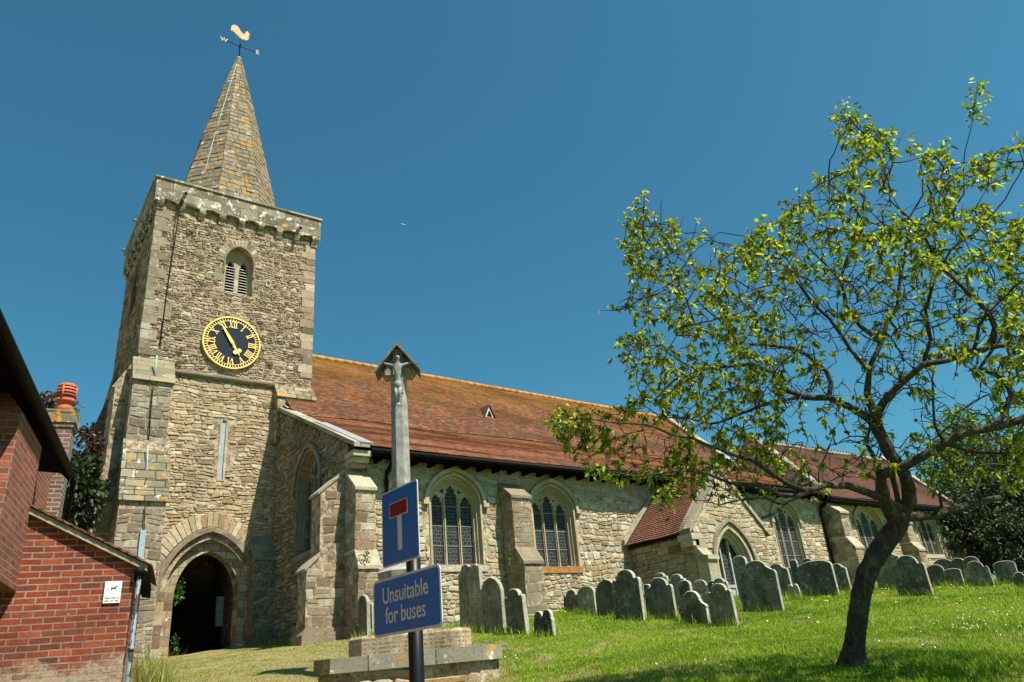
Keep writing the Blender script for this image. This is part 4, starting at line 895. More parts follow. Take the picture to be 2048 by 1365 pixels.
while x < 45: mb.tube([V(x, 22.85, 9.79), V(x+.3, 22.85, 9.79)], .11, 8); mb.box(x+.1, x+.18, 22.82, 22.88, 9.85, 10.0); x += .31
mb.build('ridge_crest', 'coping', church)
mb = MB()
for x0, x1, dz in ((44.95, 45.35, .12), (32.15, 32.72, .25)):
    mb = MB()
    mb.hexa([(x0, 19.45, 6.0+dz), (x1, 19.45, 6.0+dz), (x1, 22.85, 9.75+dz), (x0, 22.85, 9.75+dz), (x0, 19.45, 6.2+dz), (x1, 19.45, 6.2+dz), (x1, 22.85, 9.95+dz), (x0, 22.85, 9.95+dz)])
    mb.hexa([(x0, 22.85, 9.75+dz), (x1, 22.85, 9.75+dz), (x1, 26.2, 6.1+dz), (x0, 26.2, 6.1+dz), (x0, 22.85, 9.95+dz), (x1, 22.85, 9.95+dz), (x1, 26.2, 6.3+dz), (x0, 26.2, 6.3+dz)])
    mb.build('gable_coping', 'coping', church)
tiles('low_roof', 'orange_tile', (34.4, 24.6, 9.1), (36.6, 24.6, 9.1), (36.6, 25.9, 9.85), (34.4, 25.9, 9.85), church)
# nave east gable
mb = MB(); mb.plate([(YB, 4), (34.4, 4), (34.4, ZB), (30, 13.5), (YB, ZB-.05)], [], (34.25, 0, 0), Y_, Z_, .4); mb.build('nave_gable', 'aisle', church)
mb = MB()
for s, ya, yb in ((1, YB, 30), (-1, 30, 34.4)):
    za, zb = (ZB+.02, 13.6) if s > 0 else (13.6, ZB+.02)
    mb.hexa([(33.85, ya, za), (34.35, ya, za), (34.35, yb, zb), (33.85, yb, zb), (33.85, ya, za+.22), (34.35, ya, za+.22), (34.35, yb, zb+.22), (33.85, yb, zb+.22)])
gc = mb.build('gable_coping', 'coping', church)
mb = MB(); c = V(34.1, 30, 13.8); mb.plate([(-.16,0),(.16,0),(.09,.35),(.08,.6),(.34,.6),(.34,.78),(.08,.78),(.09,1.08),(-.09,1.08),(-.08,.78),(-.34,.78),(-.34,.6),(-.08,.6),(-.09,.35)], [], c+V(-.07,0,0), -Y_, Z_, .14, .02)
mb.build('gable_cross', 'dress_pale', church)
# aisle end blocks (fills behind the west rake)
mb = MB(); ex_x(mb, [(20.9, 5.9), (26.8, 5.9), (26.8, rz(26.8)-.25), (20.9, rz(20.9)-.25)], 9.35, 9.5); mb.build('aisle_inside', 'shade_black', church)
# eaves: soffit, gutter, downpipes
mb = MB(); mb.box(AX+.5, 32.4, 19.62, AY-.003, 6.22, 6.34); mb.box(AX+.5, 32.4, 19.5, 19.62, 6.16, 6.34)
x = AX+.8
while x < 32.2: mb.box(x, x+.1, 19.64, AY-.01, 6.06, 6.22); x += .62
mb.build('eaves_board', 'timber', church)
mb = MB(); mb.tube([V(AX+.45, 19.42, 6.26), V(32.5, 19.42, 6.22)], .075, 10); mb.build('gutter', 'iron', church)
mb = MB(); mb.box(32.7, 45.1, 19.55, AY, 5.95, 6.1); mb.tube([V(32.6, 19.42, 6.05), V(45.1, 19.42, 6.02)], .075, 10); mb.build('gutter', 'iron', church)
for x, zt in ((9.92, 6.2), (32.42, 6.1)):
    mb = MB(); gzv = g1(x, 19.9); mb.tube([V(x, 19.42, zt), V(x, 19.5, zt-.12), V(x, 19.98, zt-.4), V(x, 20.02, zt-.6), V(x, 20.02, gzv)], .055, 10)
    for z in (zt-.75, zt-2.4, zt-4): mb.tube([V(x, 20.02, z), V(x, 20.02, z+.1)], .072, 10)
    mb.tube([V(x, 19.6, zt-.28), V(x, 19.98, zt-.42)], .07, 8); mb.build('downpipe', 'iron', church)
# ---- south buttresses
def sbutt(x0, x1, prof, mat, caps, capm='butt', plinth=None):
    mb = MB(); ex_x(mb, prof, x0, x1)
    fy, ly = prof[4][0], prof[1][0]; clad(mb, SQ(x0, x1, .9, prof[2][1]), [], (0, ly, 0), X_, (.22, .34), (.28, .6), gap=.008, proud=(.001, .012), rough=.5); clad(mb, SQ(x0, x1, prof[3][1], prof[4][1]), [], (0, fy, 0), X_, (.22, .34), (.28, .6), gap=.008, proud=(.001, .012), rough=.5)
    clad(mb, [(-y, z) for y, z in prof], [], (x0, 0, 0), -Y_, (.22, .34), (.25, .5), gap=.008, proud=(.001, .012), rough=.5)
    b = mb.build('buttress', ['mo_tower', mat], church)
    for (ya, za), (yb, zb), o in caps:
        mb = MB(); ex_x(mb, [(AY+.02, zb), (yb, zb), (ya-o, za-.02), (ya-o, za+.07), (yb, zb+.09), (AY+.02, zb+.09)], x0-.04, x1+.04); mb.build('weathering', capm, b)
    if plinth: mb = MB(); ex_x(mb, [(AY, .3), (plinth-.1, .3), (plinth-.1, 1.25), (plinth, 1.42), (AY, 1.42)], x0-.1, x1+.1); mb.build('plinth', 'st_butt', b)
sbutt(8.62, 9.22, [(AY, .3), (19.16, .3), (19.16, 2.85), (19.34, 3.3), (19.34, 5.05), (AY, 5.75)], 'st_butt', [((19.34, 5.05), (AY, 5.75), .06), ((19.16, 2.85), (19.34, 3.3), .05)], 'st_pale', plinth=19.16)
sbutt(14.10, 14.84, [(AY, .3), (19.08, .3), (19.08, 2.98), (19.42, 3.45), (19.42, 5.12), (AY, 5.68)], 'st_b2', [((19.42, 5.12), (AY, 5.68), .06), ((19.08, 2.98), (19.42, 3.45), .05)], 'st_b2')
sbutt(32.62, 33.3, [(AY, .3), (18.9, .3), (18.9, 3.65), (19.2, 4.15), (19.2, 5.3), (AY, 6.05)], 'st_butt', [((19.2, 5.3), (AY, 6.05), .06), ((18.9, 3.65), (19.2, 4.15), .05)], 'st_pale')
sbutt(39.1, 39.75, [(AY, .3), (19.35, .3), (19.35, 3.7), (19.62, 4.1), (19.62, 5.1), (AY, 5.7)], 'st_butt', [((19.62, 5.1), (AY, 5.7), .06), ((19.35, 3.7), (19.62, 4.1), .05)], 'st_pale')
mb = MB(); ex_y(mb, [(45, .3), (47.4, .3), (47.2, 3.6), (46.4, 4.6), (46.3, 5.0), (45.4, 5.9), (45, 6.0)], AY-.3, AY+.6); mb.build('buttress', 'chapel', church)
mb = MB(); ex_y(mb, [(7.52, .3), (AX+.02, .3), (AX+.02, 5.74), (8.62, 5.74), (7.88, 5.08), (7.88, 3.3), (7.52, 2.95)], AY-.03, AY+.62); clad(mb, [(7.52, .9), (AX, .9), (AX, 5.7), (8.62, 5.7), (7.88, 5.04), (7.88, 3.3), (7.52, 2.95)], [], (0, AY-.03, 0), X_, (.2, .34), (.25, .55), gap=.009, proud=(.001, .014), rough=.6); wbt = mb.build('buttress', ['mo_tower', 'st_butt'], church)
mb = MB(); ex_y(mb, [(7.80, 5.02), (7.80, 5.1), (8.64, 5.84), (8.64, 5.74)][::-1], AY-.07, AY+.66); mb.build('weathering', 'st_butt', wbt); mb = MB(); ex_y(mb, [(7.46, 2.9), (7.46, 2.98), (7.88, 3.42), (7.88, 3.3)][::-1], AY-.07, AY+.66); mb.build('weathering', 'st_butt', wbt)
mb = MB(); ex_y(mb, [(7.4, .3), (8.6, .3), (8.6, 1.45), (7.52, 1.45), (7.4, 1.28)], AY-.13, AY+.72); mb.build('plinth', 'st_butt', wbt)
mb = MB(); mb.box(8.64, 8.86, AY-.10, AY-.02, 5.8, 6.2); mb.build('worn_stone', 'dress', church)
# ---- roof gablets
def hit_roof(px, py):
    d = ray(px, py); a = (13.75-ZB)/(30-YB+.03); t = (ZB-a*(YB-.03))/(d.z-a*d.y); return d*t
for p in ((978, 836), (1122, 858)):
    q = hit_roof(*p); vt = bpy.data.objects.new('roof_vent', None); C.objects.link(vt); vt.parent = church; vt.location = q-church.location
    mb = MB(); mb.plate([(-.24, -.02), (.24, -.02), (0, .52)], [[(-.17, .01), (.17, .01), (0, .39)]], q-Y_*.06, X_, Z_, .04); mb.build('frame', 'oldwhite', vt)
    mb = MB(); mb.plate([(-.2, 0), (.2, 0), (0, .42)], [], q-Y_*.0, X_, Z_, .03); mb.build('opening', 'shade_black', vt)  # solid black plate stands in for the vent's shaded inside
    mb = MB()
    for s in (-1, 1): mb.obox(q+V(s*.3, -.12, -.04), V(-s*.3, 0, .64), V(0, .75, .05), V(s*.03, 0, .03))
    mb.build('cheek', 'chapel_roof', vt)

# ================================================================== porch
PX0, PX1, PY = 19.75, 23.6, 17.0; PM = (PX0+PX1)/2; PZ, PA = 3.85, 5.95
porch = bpy.data.objects.new('porch', None); C.objects.link(porch); porch.parent = church; porch.location = V(PM, PY, 2)-church.location
mb = MB(); mb.plate([(-AY, .5), (-PY-.5, .5), (-PY-.5, PZ), (-AY, PZ)], [], (PX0, 0, 0), -Y_, Z_, .4); clad(mb, SQ(-AY, -PY-.1, .9, PZ-.1), [], (PX0, 0, 0), -Y_, (.16, .26), (.25, .5), gap=.008, proud=(.001, .01), rough=.5, warp=.02); mb.build('porch_side_wall', ['mo_dark', 'st_porch'], porch); mb = MB(); mb.plate([(PY+.5, .5), (AY, .5), (AY, PZ), (PY+.5, PZ)], [], (PX1, 0, 0), Y_, Z_, .4); mb.build('porch_side_wall', 'porch', porch)
D0, D1 = 20.62, 22.62
mb = MB(); mb.plate([(PX0, .5), (PX1, .5), (PX1, PZ), (PM, PA+.02), (PX0, PZ)], [arch(D0, D1, .6, 2.55, 4.0, .78, 14)], (0, PY, 0), X_, Z_, .5); clad(mb, [(PX0, .9), (PX1, .9), (PX1, PZ), (PM, PA), (PX0, PZ)], [arch(D0-.1, D1+.1, .6, 2.55, 4.15, .78, 14)], (0, PY, 0), X_, (.12, .24), (.2, .45)); mb.build('porch_gable', ['mo_aisle', 'st_chapel'], porch)
mb = MB()
for k, (i, d) in enumerate(((0, -.02), (.11, .1), (.2, .22))): mb.plate(arch(D0+i, D1-i, .6, 2.55, 4.0-i*1.25, .78, 14), [arch(D0+i+.115, D1-i-.115, .61, 2.55, 4.0-(i+.115)*1.25, .78, 14)], (0, PY+d, 0), X_, Z_, .14)
dw = mb.build('doorway', 'st_pale', porch)
mb = MB(); mb.plate(band(D0-.06, D1+.06, 2.6, 4.1, .1, .78, z0=2.5), [], (0, PY-.1, 0), X_, Z_, .12, .02); mb.build('hood_mould', 'dress_dark', dw)
mb = MB(); mb.plate(arch(D0+.28, D1-.28, .6, 2.5, 3.6, .78, 14), [], (0, PY+.42, 0), X_, Z_, .02); mb.build('door_glazing', 'glass_plain', dw)
mb = MB()
for x in (D0+.34, D0+.74, D0+1.22, D1-.34): mb.box(x-.035, x+.035, PY+.33, PY+.41, .7, 3.5 if D0+.6 < x < D1-.6 else 2.9)
mb.box(D0+.3, D1-.3, PY+.325, PY+.41, 1.9, 2.0); mb.box(D0+.3, D1-.3, PY+.36, PY+.41, .7, 1.9); mb.build('door_frame', 'greywood', dw)
tiles('porch_roof', 'porch_roof', (PX0-.25, AY, PZ-.12), (PX0-.25, PY+.25, PZ-.12), (PM, PY+.25, PA+.02), (PM, AY, PA+.02), porch, gauge=.11, step=.03)
tiles('porch_roof', 'porch_roof', (PX1+.25, PY+.25, PZ-.12), (PX1+.25, AY, PZ-.12), (PM, AY, PA+.02), (PM, PY+.25, PA+.02), porch, gauge=.11, step=.03)
mb = MB(); sl = (PA-PZ)/(PM-PX0)
for s, xa in ((1, PX0-.22), (-1, PX1+.22)):
    za = PZ-.22*sl; q = [(xa, PY-.08, za), (PM, PY-.08, PA), (PM, PY+.42, PA), (xa, PY+.42, za)]
    mb.hexa([V(*p)+V(0, 0, .02) for p in (q if s > 0 else q[::-1])] + [V(*p)+V(0, 0, .2) for p in (q if s > 0 else q[::-1])])
mb.build('porch_coping', 'coping', porch)
mb = MB(); mb.box(PM-.1, PM+.1, PY, PY+.3, PA+.2, PA+.4); mb.build('apex_stone', 'st_pale', porch); mb = MB(); mb.box(PX0-.26, PX0+.12, PY-.14, PY+.5, PZ-.42, PZ-.22); mb.box(PX0-.2, PX0+.1, PY-.1, PY+.45, PZ-.62, PZ-.42); mb.build('porch_kneeler', 'st_pale', porch)
mb = MB(); ex_x(mb, [(PY, .5), (PY-.45, .5), (PY-.45, 2.75), (PY-.1, 3.15), (PY-.1, 3.5), (PY, 3.55)], PX0-.06, PX0+.42); ex_x(mb, [(PY, 2.75), (PY-.52, 2.72), (PY-.52, 2.86), (PY, 2.95)], PX0-.1, PX0+.46); mb.build('porch_buttress', 'st_pale', porch)
mb = MB(); mb.hexa([(PX0-.3, AY-.12, PZ-.1), (PX0-.22, AY-.12, PZ-.1), (PM, AY-.12, PA+.1), (PM, AY-.12, PA+.02)] and [(PX0-.35, AY-.16, PZ-.1), (PX0-.35, AY-.001, PZ-.1), (PM, AY-.001, PA+.05), (PM, AY-.16, PA+.05), (PX0-.35, AY-.16, PZ+.1), (PX0-.35, AY-.001, PZ+.1), (PM, AY-.001, PA+.25), (PM, AY-.16, PA+.25)])
mb.build('roof_fillet', 'mortar', porch)
mb = MB(); mb.box(PX0+.4, PX1-.4, AY-.3, AY-.1, .5, 4); mb.build('porch_inside', 'shade_black', porch)
# ================================================================== brick outhouse and brick house on the left
HA = radians(12.8); H_ = V(sin(HA), cos(HA), 0); E_ = V(cos(HA), -sin(HA), 0)
K = at(271, 1133, 9.3)
def onP(px, py, p0, n): d = ray(px, py); return d*(Vector(p0).dot(n)/d.dot(n))
def sz(p, o, ux): p = Vector(p)-Vector(o); return (p.dot(ux), p.z)
oh = thing('brick_outhouse', (K.x-.8, K.y+.8, -.8), 'small red brick outhouse with sloping tiled verge in the lower left corner', 'outhouse')
base = V(K.x, K.y, 0)
a = sz(onP(60, 1030, base, H_), base, E_); b = (0.0, K.z); sl = (a[1]-b[1])/(a[0]-b[0])
wl = -2.6
mb = MB(); mb.plate([(wl, -1.8), (0, -1.8), (0, b[1]), (wl, b[1]+sl*wl)], [], base, E_, Z_, .22); mb.build('gable_wall', 'brick', oh)
mb = MB(); mb.plate([(.22, -1.8), (1.75, -1.8), (1.75, b[1]), (.22, b[1])], [], base, H_, Z_, .22); mb.build('side_wall', 'brick', oh)
RL = E_*.16-Z_*(-.0)
def vpt(u, s, dz): return base + E_*u + H_*s + Z_*(b[1]+sl*u+dz)
mb = MB(); mb.hexa([vpt(-2.5, -.07, .0), vpt(.14, -.07, .0), vpt(.14, .12, .0), vpt(-2.5, .12, .0), vpt(-2.5, -.07, .075), vpt(.14, -.07, .075), vpt(.14, .12, .075), vpt(-2.5, .12, .075)]); mb.build('verge_board', 'mortar', oh)
n_r = E_.cross(H_); mb = MB()
u = .2; nrow = 0
while u > -2.55:
    s = -.10 + (nrow % 2)*-.0; s2 = 1.9
    c = [vpt(u-.2, s, .085+.02), vpt(u, s, .085+.0), vpt(u, s2, .085), vpt(u-.2, s2, .105)]
    mb.hexa([c[0], c[1], c[2], c[3], c[0]+Z_*.016, c[1]+Z_*.018, c[2]+Z_*.018, c[3]+Z_*.016]); u -= .11; nrow += 1
mb.build('roof', 'porch_roof', oh)
mb = MB(); mb.hexa([vpt(.02, -.06, -.16), vpt(.13, -.06, -.12), vpt(.13, 1.85, -.12), vpt(.02, 1.85, -.16), vpt(.02, -.06, .0), vpt(.13, -.06, .04), vpt(.13, 1.85, .04), vpt(.02, 1.85, .0)]); mb.build('eaves_board', 'timber', oh)
mb = MB(); q = base+E_*.06-H_*.05; mb.tube([V(q.x, q.y, b[1]-.02), V(q.x, q.y, b[1]-.12)], .06, 10); mb.build('pipe_hopper', 'iron', oh)
mb = MB(); mb.tube([V(q.x, q.y, b[1]-.1), V(q.x, q.y, -1.6)], .027, 10)
for z in (.6, -.3): mb.tube([V(q.x, q.y, z), V(q.x, q.y, z+.05)], .036, 10)
k = NT('flaking_pipe_paint'); p_ = k.pos(); M['flaky'] = k.fin(k.mix(k.step(k.noise(k.vm('MULTIPLY', p_, (6, 6, 1.6)), 2.2, 6, .75), .50, .52), (.015, .015, .018), (.17, .21, .25)), .6)
mb.build('downpipe', 'flaky', oh)
# dog sign
p4 = [onP(x, y, base-H_*.012, H_) for x, y in ((211, 1163), (244, 1163), (240, 1207), (206, 1206))]
c = sum(p4, V(0, 0, 0))/4; w = ((p4[1]-p4[0]).length+(p4[2]-p4[3]).length)/4; h = ((p4[0]-p4[3]).length+(p4[1]-p4[2]).length)/4
ds = thing('dog_sign', c, 'white plate with black dog symbol fixed to the red brick outhouse wall', 'sign')
mb = MB(); mb.plate([(-w, -h), (w, -h), (w, h), (-w, h)], [], c-H_*.012, E_, Z_, .01); mb.build('plate', 'white', ds)
dog = [(-.62,.30),(-.55,.34),(-.50,.12),(-.2,.12),(.12,.14),(.28,.26),(.36,.44),(.44,.36),(.62,.34),(.66,.28),(.62,.22),(.46,.20),(.38,.02),(.34,-.12),(.34,-.44),(.24,-.44),(.22,-.14),(.0,-.10),(-.26,-.12),(-.32,-.22),(-.30,-.44),(-.40,-.44),(-.46,-.2),(-.50,-.05),(-.56,.1)]
mb = MB(); mb.plate([(x*w*.62+.01, y*w*.75+h*.35) for x, y in dog][::-1], [], c-H_*.0145, E_, Z_, .003); mb.build('dog_symbol', 'black', ds)
mb = MB()
for x, y in ((-.62, -.1), (-.66, .12), (-.58, -.3)): mb.plate([(x*w*.9+.006*cos(t), y*w*.75+h*.3+.006*sin(t)) for t in np.linspace(0, 6.28, 8, endpoint=False)], [], c-H_*.0145, E_, Z_, .003)
mb.build('mess_symbol', 'signback', ds)
text_mesh('Please clean up', w*.285, c-H_*.0148-Z_*h*.52, E_, Z_, .001, 'lettering', 'black', ds); text_mesh('after your dog', w*.285, c-H_*.0148-Z_*h*.78, E_, Z_, .001, 'lettering', 'black', ds)

# the house: wall runs along H_, the chimney breast oversails
PC0 = onP(57, 1046, base, H_)            # where the breast meets the outhouse gable
hb = V(PC0.x, PC0.y, 0)
hs = thing('brick_house', (hb.x-1, hb.y, -.8), 'dark red brick house with deep black eaves at the left edge', 'house')
def hp(s, e, z): return hb + H_*s + E_*e + Z_*z
def onH(px, py, e=0): p = onP(px, py, hb+E_*e, E_); return (Vector(p)-hb).dot(H_), p.z
sL, _zz = onH(8, 1007); _, zb = onH(32, 1183); _, zt = onH(82, 864); sE, zE = onH(148, 940, .03); s0, z0 = onH(0, 624, .03); sF, zF = onH(117, 1035, -.42)
print('HOUSE', sL, zb, zt, 'eave', sE, zE, s0, z0, 'far', sF, zF)
ze = 3.27; sE = 2.25
sF = max(sF, 1.2)
mb = MB(); mb.plate([(-9, -1.8), (sF, -1.8), (sF, 3.75), (-9, 3.75)], [], hp(0, -.42, 0), H_, Z_, .3); mb.plate([(-4, -1.8), (0, -1.8), (0, ze+.1), (-4, ze+.1)], [], hp(sF, -.42, 0)-H_*.0, E_, Z_, .01) if False else None
mb.build('wall', 'brick_house', hs)
mb = MB(); mb.hexa([hp(sL, -.45, zb-.0), hp(sL, 0, zb), hp(-.004, 0, zb), hp(-.004, -.45, zb), hp(sL, -.45, 3.12), hp(sL, 0, 3.12), hp(-.004, 0, 3.12), hp(-.004, -.45, 3.12)])
mb.hexa([hp(sL, -.45, 3.12), hp(sL, 0, 3.12), hp(-.004, 0, 3.12), hp(-.004, -.45, 3.12), hp(sL*.8, -.45, 3.66), hp(sL*.8, -.36, 3.62), hp(sL*.15, -.36, 3.62), hp(sL*.15, -.45, 3.66)])
br = mb.build('chimney_breast', 'brick_house', hs)
mb = MB(); mb.hexa([hp(-9, .03, ze-.02), hp(sE, .03, ze-.02), hp(sE, -.42, 3.70), hp(-9, -.42, 3.70), hp(-9, .03, ze+.09), hp(sE, .03, ze+.09), hp(sE, -.42, ze+.13), hp(-9, -.42, ze+.16)]); mb.build('eaves_board', 'timber', hs)
mb = MB(); mb.tube([hp(-9, .085, ze+.07), hp(sE+.05, .085, ze+.04)], .05, 10); mb.build('gutter', 'iron', hs)
mb = MB(); mb.hexa([hp(-9, .03, ze+.10), hp(sE, .03, ze+.10), hp(sE, -4, 5.6), hp(-9, -4, 5.6), hp(-9, .03, ze+.15), hp(sE, .03, ze+.15), hp(sE, -4, 5.7), hp(-9, -4, 5.7)]); mb.build('roof', 'chapel_roof', hs)
mb = MB(); mb.plate([(-4.2, -1.8), (-.42, -1.8), (-.42, ze), (-4.2, ze+1.7)], [], hp(sF, 0, 0), -E_*-1, Z_, .2); mb.build('end_wall', 'brick_house', hs)
mb = MB(); pz = hp(sF+.06, -.3, 0); mb.tube([hp(sE-.1, .12, ze-.02), hp(sF+.06, -.3, ze-.35), V(pz.x, pz.y, ze-.5), V(pz.x, pz.y, -1)], .035, 8); mb.build('downpipe', 'iron', hs)
mb = MB(); mb.hexa([hp(sF+.12, -.40, -1.5), hp(sF+.12, -.24, -1.5), hp(sF+.5, -.24, -1.5), hp(sF+.5, -.40, -1.5), hp(sF+.12, -.40, ze-.1), hp(sF+.12, -.24, ze-.1), hp(sF+.5, -.24, ze-.1), hp(sF+.5, -.40, ze-.1)]); mb.build('brick_pier', 'brick', hs)
# chimney stack and pot
cc = at(121, 862, 13.0); ctop = at(124, 819, 13.0).z; hx = .2
ch = bpy.data.objects.new('chimney', None); C.objects.link(ch); ch.parent = hs; ch.location = V(cc.x, cc.y, ctop-1)-hs.location
def cb(mb, r, z0, z1): p = V(cc.x, cc.y, 0); return mb.hexa([p-E_*r-H_*r+Z_*z0, p+E_*r-H_*r+Z_*z0, p+E_*r+H_*r+Z_*z0, p-E_*r+H_*r+Z_*z0, p-E_*r-H_*r+Z_*z1, p+E_*r-H_*r+Z_*z1, p+E_*r+H_*r+Z_*z1, p-E_*r+H_*r+Z_*z1])
mb = MB(); cb(mb, .2, ctop-3.5, ctop-.34); cb(mb, .225, ctop-.34, ctop-.26); mb.build('stack', 'brick_old', ch)
mb = MB(); cb(mb, .25, ctop-.26, ctop-.13); cb(mb, .235, ctop-.13, ctop-.02); mb.build('stack_cap', 'butt_lichen', ch)
pt = [(.15, 0), (.13, .12), (.115, .16), (.15, .20), (.165, .22), (.165, .26)]
mb = MB(); mb.lathe((cc.x, cc.y, ctop-.03), pt, 20)
mb.lathe((cc.x, cc.y, ctop-.03), [(.16, .24), (.16, .49)], 20)
mb.cur = 1
for i in range(3): z = .295+i*.06; mb.lathe((cc.x, cc.y, ctop-.03), [(.15, z), (.163, z), (.163, z+.026), (.15, z+.026)], 20)  # black bands painted on as the shade in the pot's slits
mb.cur = 0
mb.lathe((cc.x, cc.y, ctop-.03), [(.165, .48), (.16, .52), (.12, .555), (.0, .57)], 20)
for kk in range(4): a_ = kk*pi/2-.5; p = V(cc.x+.155*cos(a_), cc.y+.155*sin(a_), ctop+.22); mb.tube([p, p+Z_*.24], .022, 6)
mb.build('chimney_pot', ['terracotta', 'shade_black'], ch)

# ================================================================== road sign
PD = 4.0; pb = at(832, 1300, PD); gp = g1(pb.x, pb.y)
rs = thing('road_sign', (pb.x, pb.y, gp), 'black post carrying two blue and white traffic signs in the foreground', 'road sign')
mb = MB(); topz = at(826, 1000, PD+.1).z; mb.tube([V(pb.x, pb.y, gp-.3), V(pb.x, pb.y, topz)], .0415, 20)
for z in (.15, .42, .72, 1.05):
    pass
mb.build('post', 'gloss', rs)
nh = radians(266.5); NS = V(sin(nh), cos(nh), 0); US = Z_.cross(NS)
P0 = V(pb.x, pb.y, 0)+NS*.062
def rr(w, h, r, n=6):
    o = []
    for cx, cy, a0 in ((w-r, -h+r, -pi/2), (w-r, h-r, 0), (-w+r, h-r, pi/2), (-w+r, -h+r, pi)): o += [(cx+r*cos(a0+i*pi/2/n), cy+r*sin(a0+i*pi/2/n)) for i in range(n+1)]
    return o
def panel(corners, name):
    p = [onP(x, y, P0, NS) for x, y in corners]; c = sum(p, V(0, 0, 0))/4
    w = ((p[1]-p[0]).dot(US)+(p[2]-p[3]).dot(US))/4; h = ((p[0].z-p[3].z)+(p[1].z-p[2].z))/4
    sp = bpy.data.objects.new(name, None); C.objects.link(sp); sp.parent = rs; sp.location = c-rs.location
    print('PANEL', name, 2*w, 2*h, [tuple(round(v, 2) for v in (q-c)) for q in p]); return sp, c, w, h
sp, c, w, h = panel(((763, 992), (834, 955), (839, 1111), (766, 1142)), 'dead_end_sign')
mb = MB(); mb.plate(rr(w, h, .02), [], c, US, Z_, .004); mb.cur = 1; mb.plate(rr(w, h, .02), [], c-NS*.0042, US, Z_, .002)
for z in (-.5, .5): mb.obox(c-NS*.02+US*(-w*.9)+Z_*h*z, US*w*1.8, NS*.012, Z_*.03)
mb.build('plate', ['signwhite', 'signback'], sp)
mb = MB(); mb.plate(rr(w-.009, h-.009, .015), [], c+NS*.002, US, Z_, .0015); mb.build('blue_field', 'blue', sp)
cz_, cx_ = h*.42, w*.02
mb = MB(); mb.plate([(-w*.115+cx_, -h*.66), (w*.115+cx_, -h*.66), (w*.115+cx_, cz_-h*.15), (-w*.115+cx_, cz_-h*.15)], [], c+NS*.004, US, Z_, .0015); mb.build('road_symbol', 'signwhite', sp)
mb = MB(); mb.plate([(-w*.50, cz_-h*.20), (w*.50, cz_-h*.20), (w*.50, cz_+h*.20), (-w*.50, cz_+h*.20)], [], c+NS*.006, US, Z_, .0015); mb.build('bar_border', 'signwhite', sp)
mb = MB(); mb.plate([(-w*.46, cz_-h*.175), (w*.46, cz_-h*.175), (w*.46, cz_+h*.175), (-w*.46, cz_+h*.175)], [], c+NS*.008, US, Z_, .0015); mb.build('red_bar', 'signred', sp)
sp, c, w, h = panel(((747, 1161), (879, 1131), (886, 1256), (747, 1275)), 'supplementary_sign')
mb = MB(); mb.plate(rr(w, h, .032), [], c, US, Z_, .004); mb.cur = 1; mb.plate(rr(w, h, .032), [], c-NS*.0042, US, Z_, .002)
for z in (-.5, .5): mb.obox(c-NS*.02+US*(-w*.9)+Z_*h*z, US*w*1.8, NS*.012, Z_*.03)
mb.build('plate', ['signwhite', 'signback'], sp)
mb = MB(); mb.plate(rr(w-.014, h-.014, .024), [], c+NS*.002, US, Z_, .0015); mb.build('blue_field', 'blue', sp)
for t, dz, xs in (('Unsuitable', .36, 1.0), ('for buses', -.34, 1.0)):
    o = text_mesh(t, h*.80, c+NS*.004+Z_*h*dz, US*.92, Z_, .0006, 'lettering', 'signwhite', sp, .0012)

# ================================================================== war memorial cross
MS = at(802.5, 955, 12.9); MS = V(MS.x, MS.y, 0); mh = radians(212); MN = V(sin(mh), cos(mh), 0); MU = Z_.cross(MN)
mem = thing('memorial_cross', (MS.x, MS.y, -.1), 'tall grey stone memorial cross with carved crucifix under a little gabled hood', 'memorial')
def mbx(mb, hw, hd, z0, z1, ch=0, ins=0):
    o = [(-hw+ch, -hd), (hw-ch, -hd), (hw, -hd+ch), (hw, hd-ch), (hw-ch, hd), (-hw+ch, hd), (-hw, hd-ch), (-hw, -hd+ch)] if ch else [(-hw, -hd), (hw, -hd), (hw, hd), (-hw, hd)]
    n = len(o); f = lambda p, z, i: MS+MU*(p[0]*(1-i))-MN*(p[1]*(1-i))*1+Z_*z
    vs = [f(p, z0, 0) for p in o]+[f(p, z1, ins) for p in o]
    return mb.add(vs, [tuple(range(n))[::-1], tuple(range(n, 2*n))]+[(i, (i+1) % n, n+(i+1) % n, n+i) for i in range(n)])
fl = (onP(660, 1318, MS+MN*1.4, MN)-MS).dot(MU); fr = (onP(966, 1291, MS+MN*1.4, MN)-MS).dot(MU)
print('MEM', fl, fr, MS, [pix(MS+MN*1.4+Z_*z) for z in (.45,)], pix(MS+Z_*4.9))
BW = (fr-fl)/2+.28; MC = MS+MU*((fl+fr)/2); MS0 = MS; MS = MC
zt_ = (onP(813, 1304, MC+MN*1.4, MN)).z
mb = MB(); mbx(mb, BW-.07, 1.33, -1.2, zt_-.18, .26)
for o_, ux_, w_ in ((MC+MN*1.33, MU, BW-.33), (MC-MU*(BW-.07), -MN, 1.07), (MC+MU*(BW-.07), MN, 1.07)): clad(mb, [(-w_, -1.2), (w_, -1.2), (w_, zt_-.19), (-w_, zt_-.19)], [], o_, ux_, (.2, .3), (.35, .7), proud=(.01, .05), jit=.03)
mb.build('base', ['mo_aisle', 'st_base'], mem)
mb = MB(); mbx(mb, BW, 1.4, zt_-.2, zt_, .28); mb.build('step', 'slab', mem)
z2 = zt_+.29; mb = MB(); mbx(mb, BW*.68, .92, zt_, z2-.04, .22); mbx(mb, BW*.68, .92, z2-.04, z2, .22, .03); pl = mb.build('inscribed_plinth', 'hs_brown', mem)
MS = MS0
def octm(r, z, c=None, n=8): c = c or MS; return [c+MU*(r*cos(2*pi*k/n+pi/8))+MN*(r*sin(2*pi*k/n+pi/8))+Z_*z for k in range(n)]
